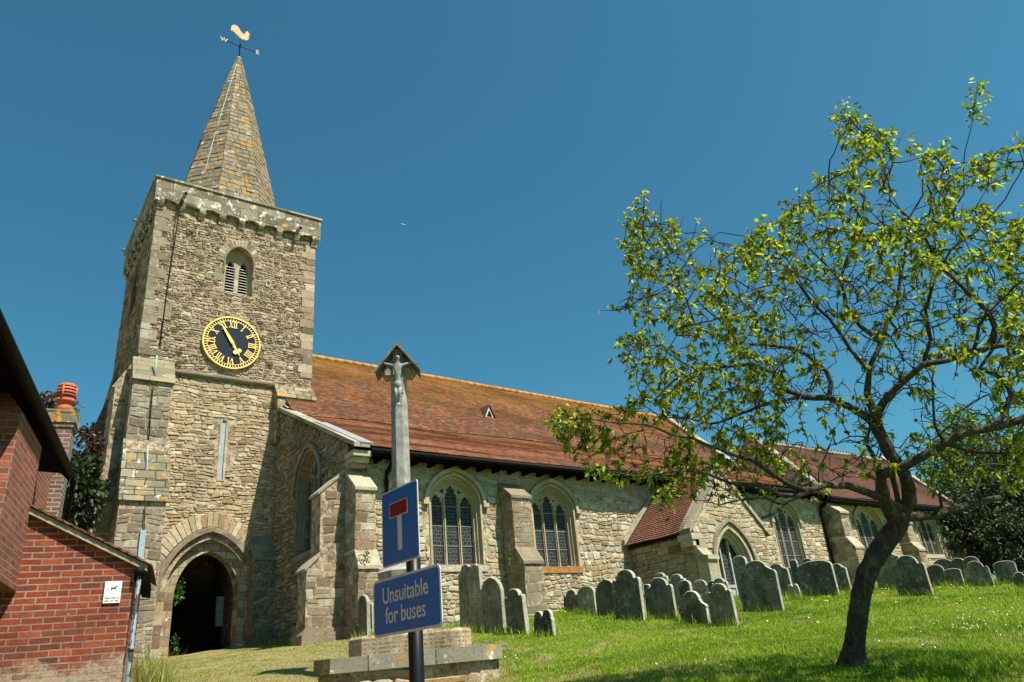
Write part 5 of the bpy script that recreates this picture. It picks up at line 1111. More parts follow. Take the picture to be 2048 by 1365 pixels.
def octs(mb, prof):
    R = [octm(r/cos(pi/8), z) for r, z in prof]; n = 8
    for i in range(len(R)-1): mb.add(R[i]+R[i+1], [(k, (k+1) % n, n+(k+1) % n, n+k) for k in range(n)])
    mb.add(R[0], [tuple(range(n))[::-1]]); return mb.add(R[-1], [tuple(range(n))])
ptop = onP(760, 1142, MS+MN*.3, MN).z
mb = MB(); octs(mb, [(.44, z2-.02), (.40, z2+.5), (.34, z2+.56), (.34, ptop-.2), (.40, ptop-.12), (.42, ptop-.02), (.3, ptop+.06), (.2, ptop+.16)]); mb.build('pedestal', 'figure', mem)
zh = at(798, 752, 13.9).z
mb = MB(); octs(mb, [(.20, ptop+.05), (.168, ptop+.3), (.14, zh-.1), (.14, zh+.1)]); mb.build('shaft', 'figure', mem)
ew = (onP(842, 735, MS+MN*.2, MN)-onP(753, 733, MS+MN*.2, MN)).dot(MU)/2; za_ = onP(803, 685, MS+MN*.2, MN).z; zw_ = onP(842, 736, MS+MN*.2, MN).z
print('HOOD', ew, za_, zw_, ptop, zh)
mb = MB(); mb.plate([(-.12, zh-.12), (.12, zh-.12), (ew*.62, zw_-.10), (ew*.8, zw_+.03), (.02, za_-.1), (-.02, za_-.1), (-ew*.8, zw_+.03), (-ew*.62, zw_-.10)], [], MS+MN*.04, MU, Z_, .22, .02); hd = mb.build('hood_backing', 'memorial', mem)
mb = MB()
for s in (-1, 1):
    q = [(0, za_-.07), (0, za_+.0), (s*ew, zw_), (s*ew, zw_-.055)]
    mb.plate(q if s > 0 else q[::-1], [], MS+MN*.26, MU, Z_, .5, .008)
mb.build('hood_roof', 'memorial', mem)
mb = MB(); mb.plate([(-.09, za_-.1), (-.09, zw_-.45), (.09, zw_-.45), (.09, za_-.1)], [], MS+MN*.15, MU, Z_, .14, .01); mb.plate([(-ew*.62, zw_-.07), (ew*.62, zw_-.07), (ew*.62, zw_+.06), (-ew*.62, zw_+.06)], [], MS+MN*.11, MU, Z_, .1, .01); mb.build('cross_arms', 'memorial', mem)
# crucified figure, one continuous body
F0 = MS+MN*.22; zf = zw_+.09
def fp(u, z, n=0): return F0+MU*u+Z_*(zf+z)+MN*n
pts = [fp(0, -.40, .0), fp(0, -.28, .02), fp(0, -.14, .04), fp(0, -.03, .03), fp(.0, .03, .05), fp(.012, .10, .075), fp(.02, .145, .08),
       fp(-.075, -.035, .02), fp(-.17, .01, .0), fp(-.27, .05, -.02), fp(-.31, .06, -.02), fp(.075, -.035, .02), fp(.17, .0, .0), fp(.27, .035, -.02), fp(.31, .045, -.02),
       fp(-.04, -.43, .0), fp(-.035, -.58, .06), fp(-.012, -.76, .0), fp(-.01, -.82, .05), fp(.04, -.43, .0), fp(.035, -.58, .07), fp(.012, -.76, .01), fp(.012, -.83, .06)]
ed = [(0,1),(1,2),(2,3),(3,4),(4,5),(5,6),(3,7),(7,8),(8,9),(9,10),(3,11),(11,12),(12,13),(13,14),(0,15),(15,16),(16,17),(17,18),(0,19),(19,20),(20,21),(21,22)]
rd = [(.065,.05),(.055,.04),(.075,.05),(.07,.045),.028,(.045,.05),(.035,.04),.034,.024,.02,.022,.034,.024,.02,.022,.045,.034,.024,.02,.045,.034,.024,.02]
skin('crucified_figure', pts, ed, rd, 'figure', mem)
mb = MB(); mb.lathe(fp(0, -.48, .0), [(.055, 0), (.078, .03), (.082, .09), (.074, .12), (.05, .13)], 12); mb.build('loincloth', 'figure', mem)

# ================================================================== headstones
def shape(kind, w, h):
    a = w/2; P = []
    def arc(cx, cz, r, t0, t1, n=10, ry=None): return [(cx+r*cos(t0+(t1-t0)*i/n), cz+(ry or r)*sin(t0+(t1-t0)*i/n)) for i in range(n+1)]
    B = [(-a, 0), (a, 0)]
    if kind == 'round': return B+arc(0, h-a*.75, a, 0, pi, 16, a*.75)
    if kind == 'flat': return B+arc(0, h-a*.35, a, 0, pi, 14, a*.35)
    if kind == 'shoulder': s = .64*a; return B+[(a, h-s*.95-.03), (a*.9, h-s*.95+.02), (s*1.12, h-s*.95+.0), (s, h-s*.8)]+arc(0, h-s*.8, s, .0, pi, 12, s*.8)[1:-1]+[(-s, h-s*.8), (-s*1.12, h-s*.95), (-a*.9, h-s*.95+.02), (-a, h-s*.95-.03)]
    if kind == 'ogee': return B+[(a, h-.34*w), (a*.93, h-.27*w), (a*.8, h-.25*w), (a*.66, h-.2*w)]+arc(0, h-.2*w, a*.58, .15, pi-.15, 12, .2*w)+[(-a*.66, h-.2*w), (-a*.8, h-.25*w), (-a*.93, h-.27*w), (-a, h-.34*w)]
    if kind == 'pointed': return B+[(a, h-.5*w), (a*.82, h-.27*w), (a*.5, h-.1*w), (0, h), (-a*.5, h-.1*w), (-a*.82, h-.27*w), (-a, h-.5*w)]
    if kind == 'double': return B+[(a, h-.4*w)]+arc(a*.48, h-.26*w, a*.44, -.2, pi-.2, 9, .26*w)+arc(-a*.48, h-.26*w, a*.44, .2, pi+.2, 9, .26*w)+[(-a, h-.4*w)]
    if kind == 'baroque': return B+[(a, h*.42), (a*1.04, h*.5), (a*.92, h*.56), (a*.72, h*.62), (a*.62, h*.72)]+arc(0, h-.3*w, a*.6, 0, pi, 12, .3*w)+[(-a*.62, h*.72), (-a*.72, h*.62), (-a*.92, h*.56), (-a*1.04, h*.5), (-a, h*.42)]
    if kind == 'horn': return B+[(a, h-.3*w), (a*.95, h-.12*w)]+arc(a*.15, h-.22*w, a*.62, .3, pi, 9, .22*w)+[(-a*.6, h-.4*w), (-a, h-.55*w)]
HS = [ # x0, x1, base y (None = hidden), top y, shape, material, depth if base hidden, label
 (924,951,1263,1129,'horn','hs_brown',None,'tall narrow brown headstone with curled top under the first aisle window, left of its twin',''),
 (946,972,1264,1128,'horn','hs_brown',None,'tall narrow brown headstone with curled top, right one of the touching pair',''),
 (969,1011,1266,1154,'pointed','hs_brown',None,'brown arched headstone right beside the tall curled pair, with rusty lichen',''),
 (1019,1057,1269,1177,'shoulder','hs_brown',None,'brown grey shouldered headstone with pale lit edge, in front of the slim window buttress',''),
 (1072,1110,1275,1220,'double','hs_dark',None,'smallest dark headstone with two little humps, alone in front of the aisle wall',''),
 (1130,1161,1226,1179,'shoulder','hs_dark',None,'short dark headstone at the left end of the leaning row, overgrown with grass',''),
 (1161,1195,1228,1171,'round','hs_dark',None,'short dark round headstone second from the left end of the leaning row',''),
 (1197,1242,1234,1157,'pointed','hs_brown',None,'green grey pointed headstone with rusty lower edge, left of the tallest one in the row',''),
 (1234,1290,1241,1138,'shoulder','hs_green',None,'tallest green grey shouldered headstone left of the small wooden cross',''),
 (1295,1312,None,1168,'round','hs_dark',17.6,'dark headstone half hidden behind the bright topped one beside the wooden cross',''),
 (1303,1355,1239,1154,'shoulder','hs_pale',None,'broad green headstone with sunlit white curved top, right of the wooden cross',''),
 (1320,1348,None,1144,'shoulder','hs_pale',18.6,'pale headstone peeping over the broad one with white curved top',''),
 (1348,1381,None,1147,'shoulder','hs_pale',18.2,'pale round topped headstone below the porch corner, behind two others',''),
 (1367,1391,None,1159,'round','hs_green',17.2,'narrow green headstone just behind the dark scrolled one',''),
 (1364,1419,1249,1181,'baroque','hs_dark',None,'dark scroll shouldered headstone low in front of the porch wall',''),
 (1389,1430,None,1158,'shoulder','hs_green',17.4,'broad blue green headstone between the dark scrolled one and the speckled one',''),
 (1428,1444,None,1160,'round','hs_dark',17.0,'dark headstone mostly hidden behind the left side of the speckled narrow one',''),
 (1438,1471,None,1154,'shoulder','hs_pale',16.4,'pale topped headstone directly behind the speckled narrow one by the porch door',''),
 (1429,1477,1252,1165,'shoulder','hs_brown',None,'speckled narrow headstone with yellow flowers before it, in front of the porch door',''),
 (1489,1567,1224,1119,'ogee','hs_green',None,'largest leaning green grey headstone with smooth face right of the porch door',''),
 (1489,1517,None,1108,'round','hs_green',16.4,'headstone showing only its round top behind the largest leaning one',''),
 (1544,1590,1193,1126,'ogee','hs_pale',None,'round shouldered green headstone right behind the largest leaning one',''),
 (1573,1610,None,1133,'flat','hs_pale',19.0,'pale brown headstone between the shouldered green one and the wide dark one',''),
 (1590,1613,None,1167,'double','hs_pale',17.9,'low scrolled pale headstone at the left foot of the wide dark one',''),
 (1608,1679,1193,1120,'flat','hs_dark',None,'wide square dark headstone below the tall three light chapel window',''),
 (1608,1623,None,1116,'round','hs_dark',20.5,'small round top showing over the left corner of the wide dark headstone',''),
 (1631,1651,None,1114,'round','hs_pale',20.5,'small pale round top showing over the middle of the wide dark headstone',''),
 (1668,1704,1184,1126,'ogee','hs_green',None,'green headstone with white lit edge between the wide dark one and the tree trunk',''),
 (1692,1712,None,1132,'round','hs_green',21.0,'small round green headstone just left of the tree trunk',''),
 (1745,1769,None,1129,'round','hs_green',19.0,'headstone partly behind the tree trunk on its right side',''),
 (1759,1816,1180,1098,'ogee','hs_green',None,'tall broad green headstone spotted with lichen right of the tree trunk',''),
 (1799,1867,1193,1108,'shoulder','hs_green',None,'leaning grey green headstone standing forward, right of the tree and left of the far group',''),
 (1862,1898,1172,1128,'round','hs_dark',None,'low round dark headstone at the left of the far right group',''),
 (1895,1930,1173,1136,'flat','hs_dark',None,'low flat topped dark headstone second in the far right group',''),
 (1900,1941,None,1113,'round','hs_dark',22.5,'dark round headstone at the foot of the chapel corner buttress',''),
 (1937,1965,None,1111,'round','hs_dark',23.0,'round top behind the shouldered one in the far right group',''),
 (1938,1990,1173,1120,'shoulder','hs_green',None,'shouldered green headstone with thin bright edge in the middle of the far right group',''),
 (1963,1997,None,1108,'round','hs_dark',23.5,'tallest round dark headstone in the far right group, against the dark trees',''),
 (1997,2043,1168,1120,'flat','hs_green',None,'broad low arched headstone spotted with lichen near the right edge',''),
 (2040,2062,None,1131,'round','hs_dark',23.5,'headstone cut by the right edge behind the broad low arched one',''),
 (2031,2062,1177,1143,'shoulder','hs_dark',None,'small dark headstone nearest the right edge with orange flowers at its foot',''),
 (719,738,1275,1190,'pointed','hs_brown',17.0,'narrow pointed headstone seen left of the road sign by the corner buttress',''),
 (738,748,None,1206,'round','hs_brown',17.2,'sliver of a headstone between the narrow pointed one and the road sign',''),
]
stone_xy = []; DD = [hit_ground((h_[0]+h_[1])/2, h_[2], 9, 30).dot(CF) if h_[2] else 0 for h_ in HS]
FRONT = {9:(10,.9), 11:(10,1.1), 12:(14,2.4), 13:(14,1.0), 15:(14,1.6), 16:(18,1.7), 17:(18,.8), 20:(19,1.0), 22:(21,1.2), 23:(24,-.05), 25:(24,1.6), 26:(24,1.2), 28:(27,1.5), 29:(30,.25), 34:(33,1.8), 35:(36,1.6), 37:(36,1.2), 39:(38,1.2), 42:(41,.6)}
for i, (x0, x1, yb, yt, kind, mat, D, lab, _) in enumerate(HS):
    xm = (x0+x1)/2
    D = DD[i] if yb else DD[FRONT[i][0]]+FRONT[i][1]; p = at(xm, yb or 1235, D)
    d = ray(xm, yt); t = sqrt(p.x**2+p.y**2)/sqrt(d.x**2+d.y**2); top = d.z*t; gzz = g1(p.x, p.y)
    hd_ = radians(random.uniform(250, 262)); n = V(sin(hd_), cos(hd_), 0); u = Z_.cross(n)
    pu = V(p.x, p.y, 1)
    ua, ub = pix(pu-u*.3)[0], pix(pu+u*.3)[0]; w = (x1-x0)*.6/abs(ub-ua)*.98; h = max(.3, top-gzz)
    lean = random.uniform(-.05, .03); tilt = random.uniform(-.03, .03)
    up = (Z_ + n*lean + u*tilt).normalized(); u2 = up.cross(n).normalized(); sh = .25
    out = [(a, b if b == 0 else b+sh) for a, b in shape(kind, w, h)]
    mb = MB(); th = random.uniform(.09, .13)
    mb.plate(out, [], V(p.x, p.y, gzz-sh)+n*th/2, u2 if u2.dot(u) > 0 else -u2, up, th, .012, side=1)
    o = mb.build('headstone', [mat, 'edge']); tag(o, lab, 'headstone', 'headstones in the churchyard'); stone_xy.append((p.x, p.y, w, u, n))
# small broken wooden cross
p = hit_ground(1290, 1236, 9, 30); n = V(sin(radians(255)), cos(radians(255)), 0); u = Z_.cross(n); wc = thing('wooden_cross', (p.x, p.y, p.z), 'small weathered wooden cross leaning between two headstones', 'grave cross')
mb = MB(); hw = .035; mb.plate([(-hw, -.1), (hw, -.1), (hw+.04, .78), (-hw+.04, .78)], [], p, u, Z_, .03); mb.build('upright', 'greywood', wc)
mb = MB(); mb.plate([(-.2, .46), (.28, .42), (.28, .5), (-.2, .54)], [], p+n*.012, u, Z_, .03); mb.build('crossbar', 'greywood', wc)

# notices in the porch of the tower
for px, py, lab in ((444, 1208, 'upper paper notice glimpsed in the dark tower archway'), (443, 1238, 'lower bluish paper notice glimpsed in the dark tower archway')):
    q = onY(px, py, 30.0); w_ = .21; h_ = .26; nb = thing('notice', q, lab, 'notice')
    mb = MB(); mb.plate([(-w_, -h_), (w_, -h_), (w_, h_), (-w_, h_)], [], q, X_, Z_, .03); mb.build('frame', 'zinc', nb)
    mb = MB(); mb.plate([(-w_+.03, -h_+.03), (w_-.03, -h_+.03), (w_-.03, h_-.03), (-w_+.03, h_-.03)], [], q-Y_*.004, X_, Z_, .01); mb.build('sheet', 'paper', nb)
mb = MB(); mb.box(6.5, 8.05, 30.03, 30.1, .4, 3.6); d_ = mb.build('inner_door', 'timber', church)

# aeroplane, a tiny bright streak high over the nave
q = at(807, 449, 2600); pl_ = thing('aeroplane', q, 'tiny pale aeroplane high in the blue sky over the nave roof', 'aeroplane')
ax = (CR*.97-CU*.24).normalized(); bx = CF
skin('fuselage', [q-ax*8, q-ax*5, q, q+ax*5, q+ax*7.5, q+Z_*.01-ax*6.5+CU*.02], [(0,1),(1,2),(2,3),(3,4)], [.4, .8, 1.1, 1.0, .4, .1][:6], 'white', pl_, 1)
mb = MB(); mb.add([q-bx*8-ax*1.5, q+ax*1.2, q+bx*8-ax*1.5, q-ax*1.2, q-bx*8-ax*1.5+Z_*.2, q+ax*1.2+Z_*.3, q+bx*8-ax*1.5+Z_*.2, q-ax*1.2+Z_*.3], [(0,1,2,3),(7,6,5,4),(0,4,5,1),(1,5,6,2),(2,6,7,3),(3,7,4,0)]); mb.build('wing', 'white', pl_)
mb = MB(); mb.add([q-ax*7.5, q-ax*5.5, q-ax*7.6+Z_*2.4, q-ax*8.2+Z_*2.4, q-ax*7.5+bx*.2, q-ax*5.5+bx*.2, q-ax*7.6+Z_*2.4+bx*.2, q-ax*8.2+Z_*2.4+bx*.2], [(0,1,2,3),(7,6,5,4),(0,4,5,1),(1,5,6,2),(2,6,7,3),(3,7,4,0)]); mb.build('tail_fin', 'white', pl_)

k = NT('grimy_post_paint'); p_ = k.pos(); M['gloss2'] = k.fin(k.mix(k.step(k.noise(k.vm('MULTIPLY', p_, (1, 1, .6)), 55, 3, .6), .70, .73), (.004, .004, .005), (.4, .38, .34)), .4, None, .35)
for o in C.objects:
    if o.name == 'post': o.data.materials[0] = M['gloss2']
for nm_, c1, c2 in (('sign_blue', (.004,.135,.50), (.02,.14,.40)), ('sign_white', (.60,.61,.62), (.36,.35,.31))):
    k = NT('weathered_'+nm_); p_ = k.pos(); g_ = k.step(k.noise(k.vm('MULTIPLY', p_, (1, 1, .35)), 13, 8, .75), .50, .72); s_ = k.step(k.noise(p_, 120, 3, .6), .68, .72)
    mt = k.fin(k.mix(k.math('MULTIPLY', s_, .5), k.mix(k.math('MULTIPLY', g_, .7), c1, c2), (.25, .24, .2)), k.ramp(k.noise(p_, 10, 5), [(.3, .22), (.7, .5)]), None, .5)
    for o in C.objects:
        if o.type == 'MESH':
            for i_, m_ in enumerate(o.data.materials):
                if m_ and m_.name == nm_: o.data.materials[i_] = mt
for nm_, z_ in (('upper_clip', .5), ('lower_clip', .2)):
    pass
# ================================================================== leaves
def leaves(P, Dr, L, W, name, mat, parent, droop=.25):
    P = np.asarray(P, float); n = len(P); Dr = Dr/np.maximum(np.linalg.norm(Dr, axis=1), 1e-6)[:, None]
    r = rng.normal(size=(n, 3)); S = np.cross(Dr, r); S /= np.maximum(np.linalg.norm(S, axis=1), 1e-6)[:, None]; N = np.cross(S, Dr)
    L = (L*rng.uniform(.4, 1.35, n))[:, None]; W = (W*rng.uniform(.7, 1.2, n))[:, None]
    dz = np.array([0, 0, -1.0])
    b = P; t = P+Dr*L+dz*L*droop*1.3
    m1 = P+Dr*L*.35+dz*L*droop*.2; m2 = P+Dr*L*.72+dz*L*droop*.7
    l1 = m1+S*W*.5+N*W*.18; r1 = m1-S*W*.5+N*W*.18; l2 = m2+S*W*.42+N*W*.12; r2 = m2-S*W*.42+N*W*.12
    vs = np.stack([b, r1, r2, t, l2, l1], 1).reshape(-1, 3); i = np.arange(n)[:, None]*6
    fs = np.concatenate([i+np.array([0, 1, 2, 3]), i+np.array([0, 3, 4, 5])], 0)
    return big_mesh(name, vs, fs, mat, parent)
# ================================================================== fruit tree: limbs surveyed, twigs grown between them
tb = at(1707, 1320, 8.0); TD = 8.0
tree = thing('fruit_tree', (tb.x, tb.y, g1(tb.x, tb.y)), 'old spreading fruit tree with dark bent trunk and sparse fresh green leaves on the grass', 'tree')
LIMBS = [
 ([(1707,1338),(1707,1320),(1709,1290),(1715,1240),(1722,1190),(1733,1150),(1750,1115),(1775,1078),(1797,1050),(1806,1025)], 0, 0, .105, .105),
 ([(1795,1050),(1778,1020),(1768,995),(1762,965),(1763,950),(1788,943),(1814,927),(1850,908),(1889,884),(1934,868),(1985,855),(2048,838),(2130,800),(2200,760)], 0, -.9, .085, .03),
 ([(1763,958),(1752,930),(1742,905),(1734,886),(1742,850),(1730,815)], 0, .3, .04, .012),
 ([(1806,1030),(1820,1000),(1818,975),(1808,950),(1796,932),(1778,910),(1766,883),(1756,860),(1750,846)], 0, .2, .085, .07),
 ([(1801,1020),(1794,985),(1785,955)], .02, 0, .035, .03),
 ([(1750,848),(1728,833),(1695,811),(1659,797),(1609,794),(1570,781),(1545,745),(1500,728),(1450,735),(1400,742),(1350,760),(1310,800)], .2, .9, .055, .012),
 ([(1609,794),(1570,800),(1520,812),(1460,838),(1420,848),(1370,838),(1320,835)], .5, .2, .03, .008),
 ([(1750,848),(1740,810),(1735,787),(1742,745),(1747,720),(1763,684),(1775,649),(1794,616),(1800,560),(1812,500),(1815,440),(1845,390),(1838,320)], .2, .6, .05, .007),
 ([(1748,846),(1756,822),(1768,803),(1790,780),(1815,757),(1848,731),(1896,721),(1945,704),(1982,696),(2040,690),(2110,660),(2180,600)], .1, -.7, .055, .016),
 ([(1982,696),(1992,655),(1980,626),(1942,597),(1908,562),(1870,520),(1850,470),(1860,420)], -.2, -.5, .04, .008),
 ([(1659,797),(1662,765),(1652,741),(1616,713),(1590,698),(1550,693),(1500,690),(1474,684),(1430,672),(1390,650),(1372,600),(1345,545),(1330,500),(1318,470),(1323,400)], .5, 1.1, .034, .005),
 ([(1800,1022),(1785,1010),(1771,997),(1739,984),(1693,972),(1657,971),(1621,980),(1592,993),(1569,1010),(1545,1026),(1524,1037)], 0, -.8, .065, .012),
 ([(1592,993),(1560,990),(1537,979),(1517,971),(1490,968),(1461,966),(1412,948),(1370,944),(1320,950),(1270,956),(1230,945)], -.5, -.9, .034, .006),
 ([(1621,980),(1592,975),(1565,962),(1543,947),(1520,930),(1480,915),(1440,900),(1390,880),(1340,868),(1290,850),(1230,845),(1180,838),(1120,836)], -.4, -1.1, .036, .005),
 ([(1569,1010),(1530,995),(1480,1000),(1440,1012),(1410,1005)], -.6, -1.0, .02, .005),
 ([(1808,1038),(1832,1034),(1868,1032),(1902,1019),(1951,1008),(1998,997)], 0, .7, .062, .038),
 ([(1868,1030),(1882,1012),(1880,985),(1900,950),(1930,935),(1980,930),(2048,935)], .2, .3, .025, .01),
 ([(1960,1003),(1952,980),(1965,940),(1975,900),(2000,880)], .5, .8, .022, .008),
 ([(1998,997),(2010,975),(2022,930),(2048,890),(2100,860)], .7, .9, .03, .01),
 ([(1889,884),(1934,901),(1980,906),(2048,905),(2130,900)], -.4, -.8, .028, .012),
 ([(1990,853),(2008,826),(2022,790),(2012,765),(1988,750),(1960,735),(1985,700),(2010,660),(2048,640),(2100,600)], -.6, -.2, .036, .01),
 ([(1889,884),(1870,850),(1866,800),(1862,760),(1880,700)], -.3, 0, .022, .007),
 ([(1734,888),(1700,880),(1660,890),(1640,930),(1638,965)], .2, .1, .012, .006),
 ([(1763,684),(1720,650),(1690,610),(1680,560),(1700,500),(1730,450),(1700,400),(1660,370),(1660,320),(1690,260),(1690,215)], .4, .6, .03, .004),
 ([(1742,745),(1700,700),(1660,640),(1620,600),(1590,560),(1560,520),(1500,500),(1460,490),(1400,480)], .3, .9, .026, .006),
 ([(1680,560),(1640,520),(1600,480),(1597,420),(1600,370)], .5, .7, .014, .004),
 ([(1850,470),(1900,430),(1930,390),(1925,330),(1935,280),(1945,230)], -.4, -.2, .012, .004),
 ([(1848,731),(1860,680),(1850,620),(1870,560),(1900,500),(1960,460),(2010,400),(2048,330)], -.1, -.6, .026, .005),
 ([(1815,440),(1780,400),(1760,350),(1790,300),(1810,262)], .5, .7, .012, .004),
 ([(1474,684),(1440,640),(1400,610),(1340,622),(1285,608),(1240,620),(1200,622)], .8, 1.2, .014, .003),
 ([(1400,742),(1350,715),(1310,690),(1270,700),(1240,720)], .8, 1.0, .011, .004),
 ([(1500,500),(1490,470),(1440,465),(1390,500),(1350,555)], .8, 1.0, .010, .004),
 ([(1320,520),(1290,480),(1290,430),(1288,385)], 1.0, 1.1, .008, .003),
 ([(1350,540),(1310,560),(1280,540),(1265,580),(1310,610)], 1.0, 1.1, .008, .003),
 ([(1945,704),(1960,650),(2000,600),(2048,560),(2120,520)], -.4, -.8, .022, .006),
]
nodes = []; mb = MB(); limb_pts = []
for pts, d0, d1, r0, r1 in LIMBS:
    n = len(pts); P3 = [at(x, y, TD+d0+(d1-d0)*i/(n-1)) for i, (x, y) in enumerate(pts)]
    # resample with slight crookedness
    Q = []; R = []
    for i in range(n-1):
        seg = max(1, int((P3[i+1]-P3[i]).length/.07))
        for k_ in range(seg):
            t = k_/seg; q = P3[i].lerp(P3[i+1], t); rr_ = (r0+(r1-r0)*((i+t)/(n-1))**.8)*(1 if r0 > .1 else .9)
            if r0 < .1: q = q+Vector((noise.noise(q*4), noise.noise(q*4+V(9,0,0)), noise.noise(q*4+V(0,9,0))))*.022
            Q.append(q); R.append(rr_*(1+.14*noise.noise(q*7)+.10*noise.noise(q*17)))
    Q.append(P3[-1]); R.append(r1)
    if r0 > .1: R[0] = .18; R[1] = .15; R[2] = .125
    mb.tube(Q, R, 12 if r0 > .05 else (8 if r0 > .02 else 5)); nodes += [(tuple(q), rr_) for q, rr_ in zip(Q, R)]
trunk = mb.build('trunk', 'bark', tree)
CROWN = [(1250,440),(1285,385),(1330,400),(1345,450),(1400,455),(1450,485),(1490,470),(1540,440),(1590,380),(1625,370),(1655,330),(1660,290),(1690,212),(1740,250),(1800,268),(1850,290),(1890,290),(1925,330),(1990,300),(2048,280),(2180,290),(2260,420),(2280,700),(2200,950),(2048,1000),(2000,960),(1930,960),(1870,985),(1830,930),(1700,960),(1640,985),(1560,1000),(1480,1010),(1400,1020),(1350,1000),(1300,965),(1180,955),(1150,930),(1090,850),(1100,828),(1200,815),(1280,790),(1240,720),(1230,690),(1270,660),(1300,640),(1195,625),(1250,600),(1265,560),(1240,500)]
HOLES = [[(1300,650),(1440,700),(1440,725),(1290,690)], [(1545,810),(1640,812),(1640,860),(1560,850)], [(1770,820),(1850,775),(1840,850),(1790,900)], [(1380,470),(1490,520),(1470,540),(1370,520)], [(1560,860),(1700,850),(1730,900),(1650,920)], [(1690,700),(1740,770),(1700,790),(1640,740)],[(1870,740),(1960,720),(1970,790),(1880,840)]]
T = []
while len(T) < 3900:
    x = random.uniform(1085, 2260); y = random.uniform(205, 1020)
    if not inpoly(x, y, CROWN): continue
    if any(inpoly(x, y, h) for h in HOLES) and random.random() < .8: continue
    if x > 2060 and random.random() < .6: continue
    cx = (x-1780)/560; cy = (y-620)/420; th = sqrt(max(0, 1-min(1, cx*cx+cy*cy)))
    if y < 440 and noise.noise(V(x*.014, y*.014, 3)) < -.15: continue
    dd = random.uniform(-1, 1)*(.25+1.25*th) + .5*(.8-(x-1200)/1000)
    T.append((x, y, dd))
NP = np.array([a for a, b in nodes]); NR = np.array([b for a, b in nodes]); TP = np.array([tuple(at(x, y, TD+d)) for x, y, d in T])
dist = np.array([np.min(np.linalg.norm(NP-t, axis=1)) for t in TP]); order = np.argsort(dist*rng.uniform(.45, 1.6, len(dist)))
tw = MB(); LP = []; LD = []
nodeP = list(map(tuple, NP)); arr = np.array(nodeP); cap_ = arr.shape[0]
def leafy(x, y):
    if y > 560 and 1560 < x < 2000 and y < 930: return .30
    if y > 700 and x > 1850: return .95
    if y > 700 and x > 1560: return .55
    return 1.0
for ti in order:
    t = TP[ti]; dd = np.linalg.norm(arr-t, axis=1); j = int(np.argmin(dd)); a = Vector(arr[j]); b = Vector(t); L = (b-a).length
    if L < .05: continue
    L = min(L, 1.3); m = a.lerp(b, .5)+Vector(rng.normal(size=3))*L*.12+V(0, 0, L*.06); ns = max(3, int(L/.06)); Q = []
    for k_ in range(ns+1):
        s = k_/ns; q = a*(1-s)**2+m*2*s*(1-s)+b*s*s; q = q+Vector((noise.noise(q*9), noise.noise(q*9+V(7,0,0)), noise.noise(q*9+V(0,7,0))))*.016; Q.append(q)
    Q[0] = a; rb = .005+.0115*L; tw.tube(Q, [rb*(1-.62*k_/ns) for k_ in range(ns+1)], 4, cap=False)
    new = [tuple(q) for q in Q[2:]]; arr = np.vstack([arr, np.array(new)]) if new else arr
    lf = leafy(*pix(b))*(1.15 if noise.noise(b*2.3+V(3, 1, 8)) > .0 else .2)*(1.3 if pix(b)[0] > 1880 and pix(b)[1] < 800 else 1); d_end = (Q[-1]-Q[-3]).normalized() if len(Q) > 3 else V(0, 0, 1)
    # spurs
    for q_i in range(2, len(Q), 2):
        if random.random() < .75:
            dv = Vector(rng.normal(size=3)); dv = (dv-d_end*dv.dot(d_end)*.6+V(0, 0, .5)).normalized(); l2 = random.uniform(.04, .16); e = Q[q_i]+dv*l2
            tw.tube([Q[q_i], Q[q_i]+dv*l2*.5+V(0, 0, .006), e], [.0032, .0026, .0022], 3, cap=False)
            if random.random() < lf*.62:
                for _ in range(random.randint(4, 8)): LP.append(tuple(e)); v_ = dv*1.0+Vector(rng.normal(size=3))*.7+V(0, 0, .1); LD.append(tuple(v_))
    if random.random() < lf*.8:
        for _ in range(random.randint(7, 14)): LP.append(tuple(Q[-1]+Vector(rng.normal(size=3))*.012)); LD.append(tuple(d_end*.8+Vector(rng.normal(size=3))*.8))
        for q in Q[len(Q)//2:]:
            if random.random() < .35: LP.append(tuple(q)); LD.append(tuple(d_end*.6+Vector(rng.normal(size=3))*.8))
# leafy shoots that stand clear of the crown
for (x0, y0, x1, y1, d, nn, ln) in ((1945,240,1955,165,-.2,110,.3), (1693,260,1690,212,.6,60,.2), (1700,330,1735,250,.6,70,.3), (1250,445,1300,465,1.1,40,.2), (1258,690,1290,680,1.0,50,.2), (1320,1020,1345,960,-1,70,.25), (1100,838,1160,832,-1.05,40,.3), (1200,930,1190,940,-.9,30,.2), (1560,450,1600,400,.6,50,.3), (1810,300,1830,290,.5,40,.2), (1900,300,1880,290,.2,30,.2)):
    a, b = at(x0, y0, TD+d), at(x1, y1, TD+d); tw.tube([a, b], .003, 3, cap=False)
    for _ in range(nn): t = random.random(); LP.append(tuple(a.lerp(b, t)+Vector(rng.normal(size=3))*.055)); LD.append(tuple((b-a).normalized()*.5+Vector(rng.normal(size=3))*.8))
tw.build('twigs', 'bark', tree)
print('LEAVES', len(LP), 'twig verts', len(tw.v))
leaves(LP, np.array(LD), .068, .034, 'crown', 'leaf', tree, .35)
BP = [tuple(at(x, y, TD+d)+Vector(rng.normal(size=3))*.018) for x, y, d in ((1197, 624, 1.2), (1289, 385, 1.1), (1292, 402, 1.1), (1295, 425, 1.1), (1300, 445, 1.1)) for _ in range(9)]
leaves(BP, rng.normal(size=(len(BP), 3)), .022, .018, 'blossom', 'blossom', tree, 0)

